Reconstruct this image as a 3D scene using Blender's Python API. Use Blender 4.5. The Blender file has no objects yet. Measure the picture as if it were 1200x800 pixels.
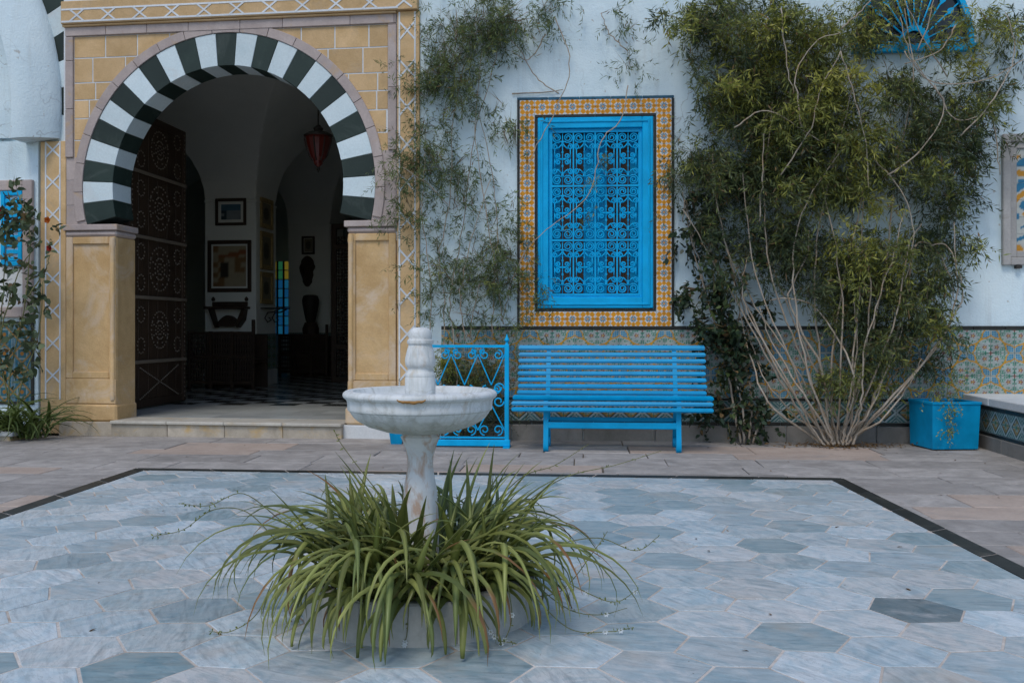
import bpy, bmesh, math, random
import numpy as np
from mathutils import Matrix, Vector
random.seed(11); RNG = np.random.default_rng(11)
S = bpy.context.scene
COL = S.collection
R = math.radians

# ---------------------------------------------------------------- camera, sky, sun, exposure
CAMH, F, HY = 1.10, 1150.0, 384.0          # eye height in metres, focal length in photo pixels, horizon row
cd = bpy.data.cameras.new('camera'); cam = bpy.data.objects.new('camera', cd); COL.objects.link(cam)
cam.location = (0, 0, CAMH); cam.rotation_euler = (R(90), 0, 0)
cd.sensor_width = 36; cd.lens = 36 * F / 1200; cd.shift_y = -(400 - HY) / 1200
cd.clip_start = 0.05; cd.clip_end = 2000
S.camera = cam
S.cycles.max_bounces = 16; S.cycles.diffuse_bounces = 9
SUN_EL, SUN_AZ = 56, 200                   # the sun stands behind the viewer, veiled
w = bpy.data.worlds.new('World'); S.world = w; w.use_nodes = True
nt = w.node_tree; bg = nt.nodes['Background']
sky = nt.nodes.new('ShaderNodeTexSky'); sky.sky_type = 'NISHITA'; sky.sun_disc = False
sky.sun_elevation = R(SUN_EL); sky.sun_rotation = R(SUN_AZ); sky.air_density = 1.0; sky.dust_density = 0.8; sky.ozone_density = 1.0
nt.links.new(sky.outputs[0], bg.inputs[0]); bg.inputs[1].default_value = 0.135
sd = bpy.data.lights.new('sun', 'SUN'); sun = bpy.data.objects.new('sun', sd); COL.objects.link(sun)
sd.energy = 1.15; sd.angle = R(20); sd.color = (1.0, 0.93, 0.82)
el, az = R(SUN_EL), R(SUN_AZ)
sun.rotation_euler = Vector((math.sin(az) * math.cos(el), math.cos(az) * math.cos(el), math.sin(el))).to_track_quat('Z', 'Y').to_euler()
S.view_settings.view_transform = 'Standard'; S.view_settings.look = 'None'
S.view_settings.exposure = 0.30; S.view_settings.gamma = 1.0; S.view_settings.use_curve_mapping = False

# ---------------------------------------------------------------- frames: ground, wall, portal
def ray(px, py): return Vector(((px - 600) / F, 1.0, -(py - HY) / F))
def G(px, py):                              # a pixel of the photograph on the ground
    d = ray(px, py); t = -CAMH / d.z
    return Vector((d.x * t, d.y * t, 0))
def frame(origin, deg): return Matrix.Translation(origin) @ Matrix.Rotation(R(deg), 4, 'Z')
WD = F * CAMH / 131.0
WALL = frame((0, WD, 0), -4.0)
def onplane(fr, px, py, y=0.0):             # pixel -> local (x, z) on the plane local y = y
    inv = fr.inverted(); o = inv @ Vector((0, 0, CAMH)); d = inv.to_3x3() @ ray(px, py)
    t = (y - o.y) / d.y; p = o + d * t
    return p.x, p.z
px0, _ = onplane(WALL, 490, 384)
PORT = frame(WALL @ Vector((px0, 0, 0)), -7.5)
def wl(px, py, y=0.0): return onplane(WALL, px, py, y)
def pl(px, py, y=0.0): return onplane(PORT, px, py, y)
ID = Matrix.Identity(4)

# ---------------------------------------------------------------- mesh helpers
class MB:
    def __init__(s): s.v = []; s.f = []; s.m = []
    def add(s, vs, fs, mi=0):
        b = len(s.v); s.v += [tuple(p) for p in vs]
        for f in fs: s.f.append(tuple(b + i for i in f)); s.m.append(mi)
        return s
    def box(s, x0, x1, y0, y1, z0, z1, mi=0):
        return s.add([(x0,y0,z0),(x1,y0,z0),(x1,y1,z0),(x0,y1,z0),(x0,y0,z1),(x1,y0,z1),(x1,y1,z1),(x0,y1,z1)],
                     [(0,3,2,1),(4,5,6,7),(0,1,5,4),(1,2,6,5),(2,3,7,6),(3,0,4,7)], mi)
    def prism_xz(s, poly, y0, y1, mi=0):    # polygon in x,z pushed along y
        n = len(poly); vs = [(p[0], y0, p[1]) for p in poly] + [(p[0], y1, p[1]) for p in poly]
        fs = [tuple(range(n)), tuple(range(2*n-1, n-1, -1))] + [(i, i+n, (i+1) % n + n, (i+1) % n) for i in range(n)]
        return s.add(vs, fs, mi)
    def prism_xy(s, poly, z0, z1, ch=0.0, mi=0):   # polygon in x,y, z1 on top, chamfer ch
        n = len(poly)
        if ch > 0:
            c = (sum(p[0] for p in poly)/n, sum(p[1] for p in poly)/n)
            def sh(p):
                d = math.hypot(p[0]-c[0], p[1]-c[1]) or 1; k = 1 - 1.4*ch/d
                return (c[0]+(p[0]-c[0])*k, c[1]+(p[1]-c[1])*k)
            vs = [(p[0],p[1],z0) for p in poly] + [(p[0],p[1],z1-ch) for p in poly] + [(*sh(p),z1) for p in poly]
            fs = [tuple(range(2*n, 3*n))] + [(i,(i+1)%n,(i+1)%n+n,i+n) for i in range(n)] + [(i+n,(i+1)%n+n,(i+1)%n+2*n,i+2*n) for i in range(n)]
        else:
            vs = [(p[0],p[1],z0) for p in poly] + [(p[0],p[1],z1) for p in poly]
            fs = [tuple(range(n, 2*n)), tuple(range(n-1,-1,-1))] + [(i,(i+1)%n,(i+1)%n+n,i+n) for i in range(n)]
        return s.add(vs, fs, mi)
    def tube(s, pts, rad, n=6, mi=0, cap=True):
        pts = [Vector(p) for p in pts]; k = len(pts)
        rs = rad if hasattr(rad, '__len__') else [rad]*k
        t0 = (pts[1]-pts[0]).normalized(); up = Vector((0,0,1)) if abs(t0.z) < .9 else Vector((0,1,0))
        a = t0.cross(up).normalized(); vs = []
        for i, p in enumerate(pts):
            t = (pts[min(i+1,k-1)] - pts[max(i-1,0)])
            t = t.normalized() if t.length > 1e-9 else t0
            a = (a - t*a.dot(t)); a = a.normalized() if a.length > 1e-6 else t.orthogonal().normalized()
            b = t.cross(a)
            for j in range(n):
                q = 2*math.pi*j/n + math.pi/n
                vs.append(p + (a*math.cos(q) + b*math.sin(q))*rs[i])
        fs = [(i*n+j, i*n+(j+1)%n, (i+1)*n+(j+1)%n, (i+1)*n+j) for i in range(k-1) for j in range(n)]
        if cap: fs += [tuple(range(n-1,-1,-1)), tuple(range((k-1)*n, k*n))]
        return s.add(vs, fs, mi)
    def lathe(s, prof, n=48, cx=0, cy=0, mi=0, mod=None, caps=True):   # prof: (radius, z)
        vs = []
        for (r, z) in prof:
            for j in range(n):
                q = 2*math.pi*j/n; rr = r if mod is None else mod(r, z, q)
                vs.append((cx+rr*math.cos(q), cy+rr*math.sin(q), z))
        k = len(prof)
        fs = [(i*n+j, i*n+(j+1)%n, (i+1)*n+(j+1)%n, (i+1)*n+j) for i in range(k-1) for j in range(n)]
        if caps: fs += [tuple(range(n-1,-1,-1)), tuple(range((k-1)*n, k*n))]
        return s.add(vs, fs, mi)
    def mesh(s, name, mats, bevel=0.0, smooth=False, seg=1, recalc=True):
        me = bpy.data.meshes.new(name); me.from_pydata(s.v, [], s.f)
        for m in (mats if isinstance(mats, (list, tuple)) else [mats]): me.materials.append(m)
        if any(s.m): me.polygons.foreach_set('material_index', s.m)
        if recalc or bevel:
            bm = bmesh.new(); bm.from_mesh(me)
            if recalc: bmesh.ops.recalc_face_normals(bm, faces=bm.faces)
            if bevel:
                es = [e for e in bm.edges if len(e.link_faces) == 2 and e.calc_face_angle(0) > 0.5]
                bmesh.ops.bevel(bm, geom=es, offset=bevel, segments=seg, affect='EDGES', clamp_overlap=True)
            bm.to_mesh(me); bm.free()
        if smooth:
            me.polygons.foreach_set('use_smooth', [True]*len(me.polygons))
            if smooth != 'all':
                try: me.set_sharp_from_angle(angle=R(40))
                except Exception: pass
        me.update()
        return me
def obj(name, me, parent=None, fr=None, loc=(0,0,0), rot=None, kind=None):
    o = bpy.data.objects.new(name, me); COL.objects.link(o)
    m = Matrix.Translation(loc)
    if rot is not None: m = m @ (rot if isinstance(rot, Matrix) else Matrix.Rotation(rot, 4, 'Z'))
    if parent is not None: o.parent = parent; o.matrix_local = m
    else: o.matrix_world = (fr or ID) @ m
    if kind: o['kind'] = kind
    return o
def tag(o, label, cat, group=None):
    o['label'] = label; o['category'] = cat
    if group: o['group'] = group
    return o
def thing(name, label, cat, fr=ID, loc=(0,0,0), rot=None, group=None):
    o = obj(name, None, None, fr, loc, rot); o.empty_display_size = .1
    return tag(o, label, cat, group)
def part(name, mb, mats, parent, bevel=0.0, smooth=False, loc=(0,0,0), rot=None, kind=None, seg=1):
    return obj(name, mb.mesh(name, mats, bevel, smooth, seg), parent, None, loc, rot, kind)
def struct(name, me): return obj(name, me, None, None, (0,0,0), None, 'structure')
def clip(poly, a, b):                       # keep the side to the left of a->b (convex polygons in x,y)
    out = []; n = len(poly)
    def d(p): return (b[0]-a[0])*(p[1]-a[1]) - (b[1]-a[1])*(p[0]-a[0])
    for i in range(n):
        p, q = poly[i], poly[(i+1) % n]; dp, dq = d(p), d(q)
        if dp >= 0: out.append(p)
        if dp*dq < 0:
            t = dp/(dp-dq); out.append((p[0]+(q[0]-p[0])*t, p[1]+(q[1]-p[1])*t))
    res = []
    for p in out:
        if not res or math.hypot(p[0]-res[-1][0], p[1]-res[-1][1]) > 1e-4: res.append(p)
    if len(res) > 1 and math.hypot(res[0][0]-res[-1][0], res[0][1]-res[-1][1]) < 1e-4: res.pop()
    return res if len(res) > 2 else []
def area(p): return abs(sum(p[i][0]*p[(i+1)%len(p)][1]-p[(i+1)%len(p)][0]*p[i][1] for i in range(len(p))))/2
def spline(pts, n=6):                       # Catmull-Rom through points
    P = [Vector(p) for p in pts]; P = [P[0]*2-P[1]] + P + [P[-1]*2-P[-2]]; out = []
    for i in range(1, len(P)-2):
        for k in range(n):
            t = k/n; a, b, c, d = P[i-1], P[i], P[i+1], P[i+2]
            out.append(0.5*((2*b)+(c-a)*t+(2*a-5*b+4*c-d)*t*t+(3*b-a-3*c+d)*t**3))
    out.append(P[-2]); return out

# ---------------------------------------------------------------- materials
class NT:
    def __init__(s, name):
        s.m = bpy.data.materials.new(name); s.m.use_nodes = True; s.t = s.m.node_tree; s.b = s.t.nodes['Principled BSDF']
        s.out = s.t.nodes['Material Output']
    def n(s, kind, **kw):
        nd = s.t.nodes.new(kind)
        for k, v in kw.items():
            if k.startswith('i_'):
                key = k[2:]; nd.inputs[int(key) if key.isdigit() else key].default_value = v
            else: setattr(nd, k, v)
        return nd
    def l(s, a, b): s.t.links.new(a, b)
    def coords(s, scale=(1,1,1), rnd=True, spin=False):
        tc = s.n('ShaderNodeTexCoord'); src = tc.outputs['Object']
        if spin or rnd: oi = s.n('ShaderNodeObjectInfo')
        if spin:
            vr = s.n('ShaderNodeVectorRotate', rotation_type='Z_AXIS'); mu = s.n('ShaderNodeMath', operation='MULTIPLY', i_1=spin)
            s.l(oi.outputs['Random'], mu.inputs[0]); s.l(mu.outputs[0], vr.inputs['Angle']); s.l(src, vr.inputs['Vector']); src = vr.outputs[0]
        if rnd:
            ad = s.n('ShaderNodeVectorMath', operation='MULTIPLY_ADD'); cb = s.n('ShaderNodeCombineXYZ')
            mu = s.n('ShaderNodeMath', operation='MULTIPLY', i_1=37.0); s.l(oi.outputs['Random'], mu.inputs[0])
            for i in range(3): s.l(mu.outputs[0], cb.inputs[i])
            ad.inputs[1].default_value = (1,1,1); s.l(src, ad.inputs[0]); s.l(cb.outputs[0], ad.inputs[2]); src = ad.outputs[0]
        mp = s.n('ShaderNodeMapping'); mp.inputs['Scale'].default_value = scale; s.l(src, mp.inputs['Vector'])
        return mp.outputs[0]
    def noise(s, vec, scale, detail=6, rough=.6, dist=0.0):
        nd = s.n('ShaderNodeTexNoise', i_Scale=scale, i_Detail=detail, i_Roughness=rough, i_Distortion=dist); s.l(vec, nd.inputs['Vector']); return nd.outputs[0]
    def ramp(s, fac, stops, interp='LINEAR'):
        r = s.n('ShaderNodeValToRGB'); cr = r.color_ramp; cr.interpolation = interp
        while len(cr.elements) < len(stops): cr.elements.new(0.5)
        for e, (p, c) in zip(cr.elements, stops): e.position = p; e.color = (*c, 1) if len(c) == 3 else c
        s.l(fac, r.inputs[0]); return r.outputs[0]
    def mix(s, fac, a, b, mode='MIX'):
        m = s.n('ShaderNodeMix', data_type='RGBA', blend_type=mode)
        for sock, v in ((m.inputs[0], fac), (m.inputs[6], a), (m.inputs[7], b)):
            if isinstance(v, (int, float)): sock.default_value = v
            elif isinstance(v, tuple): sock.default_value = (*v, 1) if len(v) == 3 else v
            else: s.l(v, sock)
        return m.outputs[2]
    def bump(s, h, strength=.3, dist=.01):
        b = s.n('ShaderNodeBump', i_Strength=strength, i_Distance=dist); s.l(h, b.inputs['Height']); s.l(b.outputs[0], s.b.inputs['Normal'])
    def rnd(s): return s.n('ShaderNodeObjectInfo').outputs['Random']
    def fin(s, col=None, rough=.6, spec=.4, **kw):
        if isinstance(col, tuple): s.b.inputs['Base Color'].default_value = (*col, 1)
        elif col is not None: s.l(col, s.b.inputs['Base Color'])
        if isinstance(rough, (int, float)): s.b.inputs['Roughness'].default_value = rough
        else: s.l(rough, s.b.inputs['Roughness'])
        s.b.inputs['Specular IOR Level'].default_value = spec
        for k, v in kw.items(): s.b.inputs[k.replace('_', ' ')].default_value = v
        return s.m
G3 = lambda x: (x, x, x)
def stone(name, c1, c2, scale=6, rough=.7, bump=.25, wear=None, vary=.12, stretch=(1,1,1), fine=60, spec=.35, wearamt=(.55,.72)):
    t = NT(name); v = t.coords(stretch); n1 = t.noise(v, scale, 8, .65, .4); n2 = t.noise(v, fine, 4, .6)
    c = t.ramp(n1, [(.3, c1), (.7, c2)])
    c = t.mix(.35, c, t.ramp(n2, [(.25, G3(.55)), (.75, G3(1.0))]), 'MULTIPLY')
    c = t.mix(1.0, c, t.ramp(t.rnd(), [(0, G3(1-vary)), (1, G3(1+vary*.3))]), 'MULTIPLY')
    if wear: c = t.mix(t.ramp(t.noise(v, scale*.7, 9, .7, .8), [(wearamt[0], G3(0)), (wearamt[1], G3(.8))]), c, wear)
    h = t.mix(.5, n1, n2); t.bump(h, bump, .012)
    return t.fin(c, rough, spec)
def paint(name, c, rough=.4, vary=.1, bump=.08, chip=None, chipamt=(.66,.70), spec=.18):
    t = NT(name); v = t.coords((1,1,1)); n1 = t.noise(v, 5, 6, .6); n2 = t.noise(v, 90, 3, .6)
    cc = t.ramp(n1, [(.25, tuple(x*(1-vary) for x in c)), (.75, tuple(min(1, x*(1+vary*.6)) for x in c))])
    if chip: cc = t.mix(t.ramp(t.noise(v, 22, 9, .75), [(chipamt[0], G3(0)), (chipamt[1], G3(.85))]), cc, chip)
    t.bump(t.mix(.5, n1, n2), bump, .006)
    return t.fin(cc, t.ramp(n1, [(0, G3(rough-.1)), (1, G3(rough+.12))]), spec)

M = {}
# white limewash with a blue cast, patchy, trowelled
t = NT('limewash'); v = t.coords((1,1,1), rnd=False)
a = t.noise(v, 1.1, 7, .62, .6); b = t.noise(v, 7, 8, .65); c = t.noise(v, 55, 5, .6)
col = t.ramp(a, [(.28, (.52,.65,.71)), (.5, (.63,.75,.80)), (.75, (.69,.79,.82))])
col = t.mix(t.ramp(b, [(.62, G3(0)), (.80, G3(.35))]), col, (.50,.50,.50))
dr = t.noise(t.coords((5,5,.35), rnd=False), 2.0, 7, .65)
col = t.mix(t.ramp(dr, [(.55, G3(0)), (.76, G3(.40))]), col, (.42,.44,.43))
sp = t.noise(v, 16, 3, .5); col = t.mix(t.ramp(sp, [(.70, G3(0)), (.735, G3(.6))]), col, (.36,.30,.24))
vo = t.n('ShaderNodeTexVoronoi', feature='DISTANCE_TO_EDGE', i_Scale=.9); wv = t.n('ShaderNodeVectorMath', operation='MULTIPLY_ADD'); nz = t.n('ShaderNodeTexNoise', i_Scale=3.0, i_Detail=6); t.l(v, nz.inputs['Vector'])
wv.inputs[1].default_value = (.5,.5,.5); t.l(nz.outputs['Color'], wv.inputs[0]); t.l(v, wv.inputs[2]); t.l(wv.outputs[0], vo.inputs['Vector'])
ck = t.mix(1.0, t.ramp(vo.outputs['Distance'], [(.0, G3(.7)), (.006, G3(0))]), t.ramp(t.noise(v, .8, 3, .5), [(.5, G3(0)), (.62, G3(1))]), 'MULTIPLY'); col = t.mix(ck, col, (.30,.32,.33))
t.bump(t.mix(.35, b, c), .6, .022); M['plaster'] = t.fin(col, .85, .2)
t = NT('vault_plaster'); v = t.coords((1,1,1), rnd=False); a = t.noise(v, 1.2, 6, .6); t.bump(t.noise(v, 9, 6, .6), .2, .01)
M['vault'] = t.fin(t.ramp(a, [(.3, (.70,.71,.66)), (.7, (.80,.80,.75))]), .8, .2)
M['ochre'] = stone('ochre_limestone', (.54,.355,.165), (.74,.51,.28), 3.5, .8, .55, wear=(.42,.33,.24), vary=.18, wearamt=(.56,.75))
M['ochre_plain'] = stone('ochre_pilaster', (.50,.32,.14), (.72,.49,.25), 2.6, .8, .55, wear=(.62,.50,.38), vary=.08, wearamt=(.50,.66))
M['pink'] = stone('pinkish_stone', (.40,.33,.31), (.52,.44,.41), 5, .8, .35, wear=(.50,.33,.16), vary=.12, wearamt=(.56,.70))
M['greystone'] = stone('weathered_grey_stone', (.33,.32,.31), (.47,.45,.43), 5, .8, .4, wear=(.30,.26,.21), vary=.1)
M['joint'] = stone('white_joint', (.66,.70,.74), (.76,.79,.82), 9, .8, .2)
M['vblack'] = stone('black_voussoir', (.010,.024,.020), (.022,.042,.034), 3, .55, .2, wear=(.07,.09,.08), vary=.35, wearamt=(.56,.74))
M['vwhite'] = stone('white_voussoir', (.60,.72,.76), (.70,.80,.83), 3, .6, .2, wear=(.52,.50,.48), vary=.10, wearamt=(.60,.78))
# marble of the hexagons: streaked grey-white, some tiles dark green-grey
def marble_tile(name, stops, spin=1.5, rough=.38, streak=(1.5, 8, 4)):
    t = NT(name); v = t.coords(streak, spin=spin); n1 = t.noise(v, 1.5, 10, .66, 1.8); n2 = t.noise(v, 4, 9, .66, .8)
    vein = t.ramp(n1, [(.30, G3(0)), (.47, G3(1)), (.53, G3(1)), (.72, G3(0))])
    base = t.ramp(t.rnd(), stops, 'LINEAR')
    c = t.mix(1.0, base, t.ramp(n1, [(.25, (.50,.56,.62)), (.45, (1,1,1)), (.56, (.93,.95,.97)), (.72, (.66,.71,.76))]), 'MULTIPLY')
    c = t.mix(.75, c, t.ramp(n2, [(.25, G3(.50)), (.45, G3(.92)), (.65, G3(1.10))]), 'MULTIPLY')
    cl = t.noise(t.coords((1,1.6,1), spin=3.0), 5.5, 6, .6, 1.5); c = t.mix(t.ramp(cl, [(.38, G3(.75)), (.56, G3(0))]), c, t.mix(1.0, c, (.66,.80,.86), 'MULTIPLY'))
    cr = t.noise(t.coords((1,1,1)), 4.0, 7, .65, 1.0); c = t.mix(t.ramp(cr, [(.57, G3(0)), (.70, G3(.55))]), c, t.mix(.6, c, (.74,.70,.68)))
    ln = t.noise(t.coords((1,3.5,1), spin=1.5), 3.2, 9, .7, 2.4); c = t.mix(t.ramp(ln, [(.485, G3(0)), (.50, G3(.55)), (.515, G3(0))]), c, (.20,.25,.27))
    tan = t.noise(t.coords((1,1,1)), 2.6, 5, .6); c = t.mix(t.ramp(tan, [(.56, G3(0)), (.74, G3(.5))]), c, (.46,.38,.30))
    sp = t.noise(t.coords((1,1,1)), 45, 2, .5); c = t.mix(t.ramp(sp, [(.74, G3(0)), (.78, G3(.8))]), c, (.12,.11,.10))
    t.bump(t.mix(.5, n1, n2), .12, .006)
    return t.fin(c, t.ramp(n2, [(.2, G3(rough-.08)), (.8, G3(rough+.18))]), .4)
M['hex'] = marble_tile('hexagon_marble', [(0, (.30,.38,.40)), (.2, (.43,.50,.53)), (.4, (.56,.56,.55)), (.58, (.62,.68,.71)), (.74, (.48,.55,.58)), (.88, (.58,.60,.60)), (.97, (.32,.40,.42))])
M['hexmid'] = marble_tile('teal_hexagon_marble', [(0, (.24,.34,.37)), (.5, (.30,.38,.41)), (1, (.34,.40,.42))])
M['hexdark'] = marble_tile('dark_hexagon_marble', [(0, (.13,.19,.20)), (.5, (.20,.26,.28)), (1, (.17,.20,.21))])
M['grout'] = stone('grout', (.36,.29,.23), (.72,.68,.64), 7, .9, .5)
M['slab'] = stone('paving_slab', (.28,.265,.25), (.50,.465,.44), 5, .75, .6, wear=(.24,.22,.205), vary=.25, fine=38, wearamt=(.48,.70))
M['slabpink'] = stone('pink_paving_slab', (.38,.30,.25), (.50,.41,.35), 4, .75, .45, wear=(.30,.27,.25), vary=.15, fine=45)
M['soil'] = stone('dark_joint_soil', (.11,.095,.08), (.19,.165,.14), 12, .95, .6)
M['blackborder'] = stone('black_marble_border', (.014,.017,.016), (.040,.044,.040), 6, .5, .2, wear=(.09,.085,.07), vary=.35)
M['marble'] = stone('white_marble', (.58,.60,.61), (.72,.73,.73), 3, .5, .15, wear=(.48,.38,.28), vary=.06, wearamt=(.60,.80))
M['stepstone'] = stone('worn_step_stone', (.36,.31,.24), (.56,.49,.40), 5, .7, .4, wear=(.52,.34,.12), vary=.12, wearamt=(.52,.68))
M['plinth'] = stone('grey_plinth', (.20,.19,.17), (.30,.28,.26), 4, .85, .4, wear=(.15,.14,.12), vary=.2)
# fountain marble: white, grey veins running down, rust stains
t = NT('fountain_marble'); v = t.coords((1,1,1), rnd=False); n1 = t.noise(v, 7, 9, .65, .8); n2 = t.noise(t.coords((16,16,1.6), rnd=False), 1.5, 8, .65, .6)
c = t.ramp(n1, [(.28, (.52,.55,.55)), (.6, (.70,.72,.72))])
c = t.mix(t.ramp(n2, [(.48, G3(0)), (.68, G3(.6))]), c, (.36,.37,.33))
n3 = t.noise(v, 2.7, 8, .68, 1.2); c = t.mix(t.ramp(n3, [(.49, G3(0)), (.50, G3(.35)), (.515, G3(0))]), c, (.33,.31,.27))
sep = t.n('ShaderNodeSeparateXYZ'); tc = t.n('ShaderNodeTexCoord'); t.l(tc.outputs['Object'], sep.inputs[0])
n4 = t.noise(t.coords((4,4,1.6), rnd=False), 3.2, 6, .6)
c = t.mix(t.ramp(n4, [(.60, G3(0)), (.72, G3(.5))]), c, (.50,.36,.22))
t.bump(t.mix(.5, n1, t.noise(v, 70, 4, .6)), .2, .006); M['fmarble'] = t.fin(c, .55, .4)
t = NT('stained_shaft_marble'); v = t.coords((1,1,1), rnd=False); n1 = t.noise(v, 7, 9, .65, .8); n2 = t.noise(t.coords((9,9,2.2), rnd=False), 1.8, 8, .65, .8)
c = t.ramp(n1, [(.28, (.52,.53,.53)), (.6, (.68,.69,.69))]); c = t.mix(t.ramp(n2, [(.50, G3(0)), (.60, G3(.75))]), c, (.46,.27,.16))
t.bump(n1, .25, .006); M['shaft'] = t.fin(c, .6, .35)
M['curb'] = stone('planter_curb', (.36,.36,.35), (.50,.50,.48), 4, .75, .35, wear=(.27,.27,.24), vary=.1)
M['rust'] = stone('rusty_break', (.34,.17,.05), (.48,.27,.10), 30, .9, .5)
BLUE = (.0,.385,.73)
M['blue'] = paint('blue_paint', BLUE, .45, .22, .16, chip=(.20,.15,.11), chipamt=(.66,.69))
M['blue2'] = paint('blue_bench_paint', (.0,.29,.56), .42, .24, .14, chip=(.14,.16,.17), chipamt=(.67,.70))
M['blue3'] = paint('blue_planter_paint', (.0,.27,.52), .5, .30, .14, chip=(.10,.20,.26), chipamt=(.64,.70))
M['brown'] = paint('brown_shutter', (.085,.060,.045), .6, .25, .2)
M['wood'] = stone('dark_wood', (.034,.020,.012), (.075,.044,.027), 8, .55, .25, vary=.2, stretch=(6,6,.6))
M['stud'] = paint('iron_stud', (.20,.165,.13), .4, .2, .1)
M['blackline'] = stone('black_glazed_liner', (.012,.014,.014), (.030,.032,.028), 9, .4, .15, vary=.3)
M['tealline'] = stone('blue_green_glazed_liner', (.015,.06,.09), (.02,.15,.26), 14, .35, .15, vary=.3)
M['glass'] = NT('dark_recess_pane').fin((.01,.012,.012), .08, .5)
M['gold'] = stone('gilt_frame', (.30,.20,.08), (.50,.36,.15), 20, .4, .3)
M['iron'] = stone('dark_iron', (.02,.018,.016), (.05,.042,.034), 20, .5, .3)
M['twig'] = None
M['bark'] = stone('pale_stem', (.30,.24,.18), (.50,.45,.38), 14, .85, .4, stretch=(3,3,.6), wear=(.40,.24,.11), vary=.2, wearamt=(.50,.7))
M['barkgreen'] = stone('green_stem', (.12,.13,.05), (.22,.22,.10), 14, .8, .3, vary=.2)
M['earth'] = stone('potting_earth', (.035,.026,.018), (.08,.055,.035), 25, .95, .7)
M['redglass'] = NT('red_lantern_glass').fin((.10,.012,.008), .25, .5)
def attr_mat(name, attr, rough=.4, wear=.4, spec=.22, bump=.05):
    t = NT(name); a = t.n('ShaderNodeAttribute', attribute_name=attr); v = t.coords((1,1,1)); n = t.noise(v, 14, 7, .65); n2 = t.noise(v, 70, 3, .6)
    c = t.mix(wear, a.outputs['Color'], t.ramp(n, [(.25, G3(.45)), (.7, G3(1.05))]), 'MULTIPLY')
    c = t.mix(1.0, c, t.ramp(t.rnd(), [(0, G3(.86)), (1, G3(1.06))]), 'MULTIPLY')
    c = t.mix(t.ramp(n2, [(.70, G3(0)), (.76, G3(.7))]), c, (.30,.27,.23))
    t.bump(n, bump, .01); return t.fin(c, rough, spec)
M['print'] = attr_mat('printed_glaze', 'print'); M['aged'] = attr_mat('aged_printed_glaze', 'print', .42, .75, .2)
M['picture'] = attr_mat('picture_paint', 'print', .5, .3)
def leaf_mat(name, rough=.5, trans=.3, stripe=None):
    t = NT(name); a = t.n('ShaderNodeAttribute', attribute_name='leaf'); col = a.outputs['Color']
    t.fin(col, rough, .3); tr = t.n('ShaderNodeBsdfTranslucent'); hs = t.n('ShaderNodeHueSaturation', i_Value=1.3, i_Saturation=1.1); t.l(col, hs.inputs['Color']); t.l(hs.outputs[0], tr.inputs['Color'])
    ms = t.n('ShaderNodeMixShader'); ms.inputs[0].default_value = trans
    t.l(t.b.outputs[0], ms.inputs[1]); t.l(tr.outputs[0], ms.inputs[2]); t.l(ms.outputs[0], t.out.inputs['Surface']); return t.m
M['leaf'] = leaf_mat('narrow_leaf'); M['gloss'] = leaf_mat('glossy_leaf', .35, .15); M['blade'] = leaf_mat('strap_leaf', .38, .22)
M['petal'] = leaf_mat('petal', .6, .4)
# ---------------------------------------------------------------- ground, paving, hexagon floor
me = MB().add([(-400,-400,-.06),(400,-400,-.06),(400,400,-.06),(-400,400,-.06)], [(0,1,2,3)]).mesh('ground', M['soil'])
struct('ground', me)
def v2(p): return (p.x, p.y)
BL, BR, L0, R0 = v2(G(160,548.5)), v2(G(987.5,560.4)), v2(G(0,601)), v2(G(1200,664.6))
def ext(a, b, k): return (a[0]+(b[0]-a[0])*k, a[1]+(b[1]-a[1])*k)
NL, NR = ext(BL, L0, 3.3), ext(BR, R0, 2.25)
pave = struct('pavement', MB().add([(-14,-6,-.02),(14,-6,-.02),(14,12,-.02),(-14,12,-.02)], [(0,1,2,3)]).mesh('pavement', M['soil']))
rug = struct('courtyard_floor', MB().add([(*NL,-.0016),(*NR,-.0016),(*BR,-.0016),(*BL,-.0016)], [(0,1,2,3)]).mesh('courtyard_floor', M['grout']))
def slab_obj(name, poly, z0, z1, ch, mat, parent, jit=0.0):
    c = (sum(p[0] for p in poly)/len(poly), sum(p[1] for p in poly)/len(poly))
    mb = MB().prism_xy([(p[0]-c[0], p[1]-c[1]) for p in poly], z0, z1, ch)
    o = obj(name, mb.mesh(name, mat), parent, None, (c[0], c[1], random.uniform(-jit, jit)), Matrix.Rotation(random.uniform(-1,1)*jit*.5, 4, 'X'))
    return o
def inview(x, y, mx=90):
    if y < 2.4: return False
    px = 600 + F*x/y; return -mx < px < 1200+mx
y = 0.02; rows = []
random.seed(5)
while y > -8.6:
    h = random.choice([.34,.40,.46,.52]); x = -8.0 + random.uniform(-.5,0)
    while x < 7:
        L = random.choice([.55,.75,.9,1.1,1.25]); g = .0035 + random.random()*.003
        q = [(x+g,y-h+g),(x+L-g,y-h+g),(x+L-g,y-g),(x+g,y-g)]
        q = [(p[0]+random.uniform(-.004,.004), p[1]+random.uniform(-.004,.004)) for p in q]
        wq = [v2(WALL @ Vector((a,b,0))) for a,b in q]
        for zone in ('b','l','r'):
            if zone == 'b': z = clip(wq, BL, BR)
            else:
                z = clip(wq, BR, BL)
                if z: z = clip(z, L0, BL) if zone == 'l' else clip(z, BR, R0)
            if z and area(z) > .012:
                cx, cy = sum(p[0] for p in z)/len(z), sum(p[1] for p in z)/len(z)
                if inview(cx, cy, 160): slab_obj('slab', z, -.03, .0, .005, M['slabpink'] if random.random() < .12 else M['slab'], pave, .0022)
        x += L
    y -= h
BW = .105
def inset(a, b, d):
    dx, dy = b[0]-a[0], b[1]-a[1]; n = math.hypot(dx, dy); nx, ny = -dy/n*d, dx/n*d
    return (a[0]+nx, a[1]+ny), (b[0]+nx, b[1]+ny)
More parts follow.
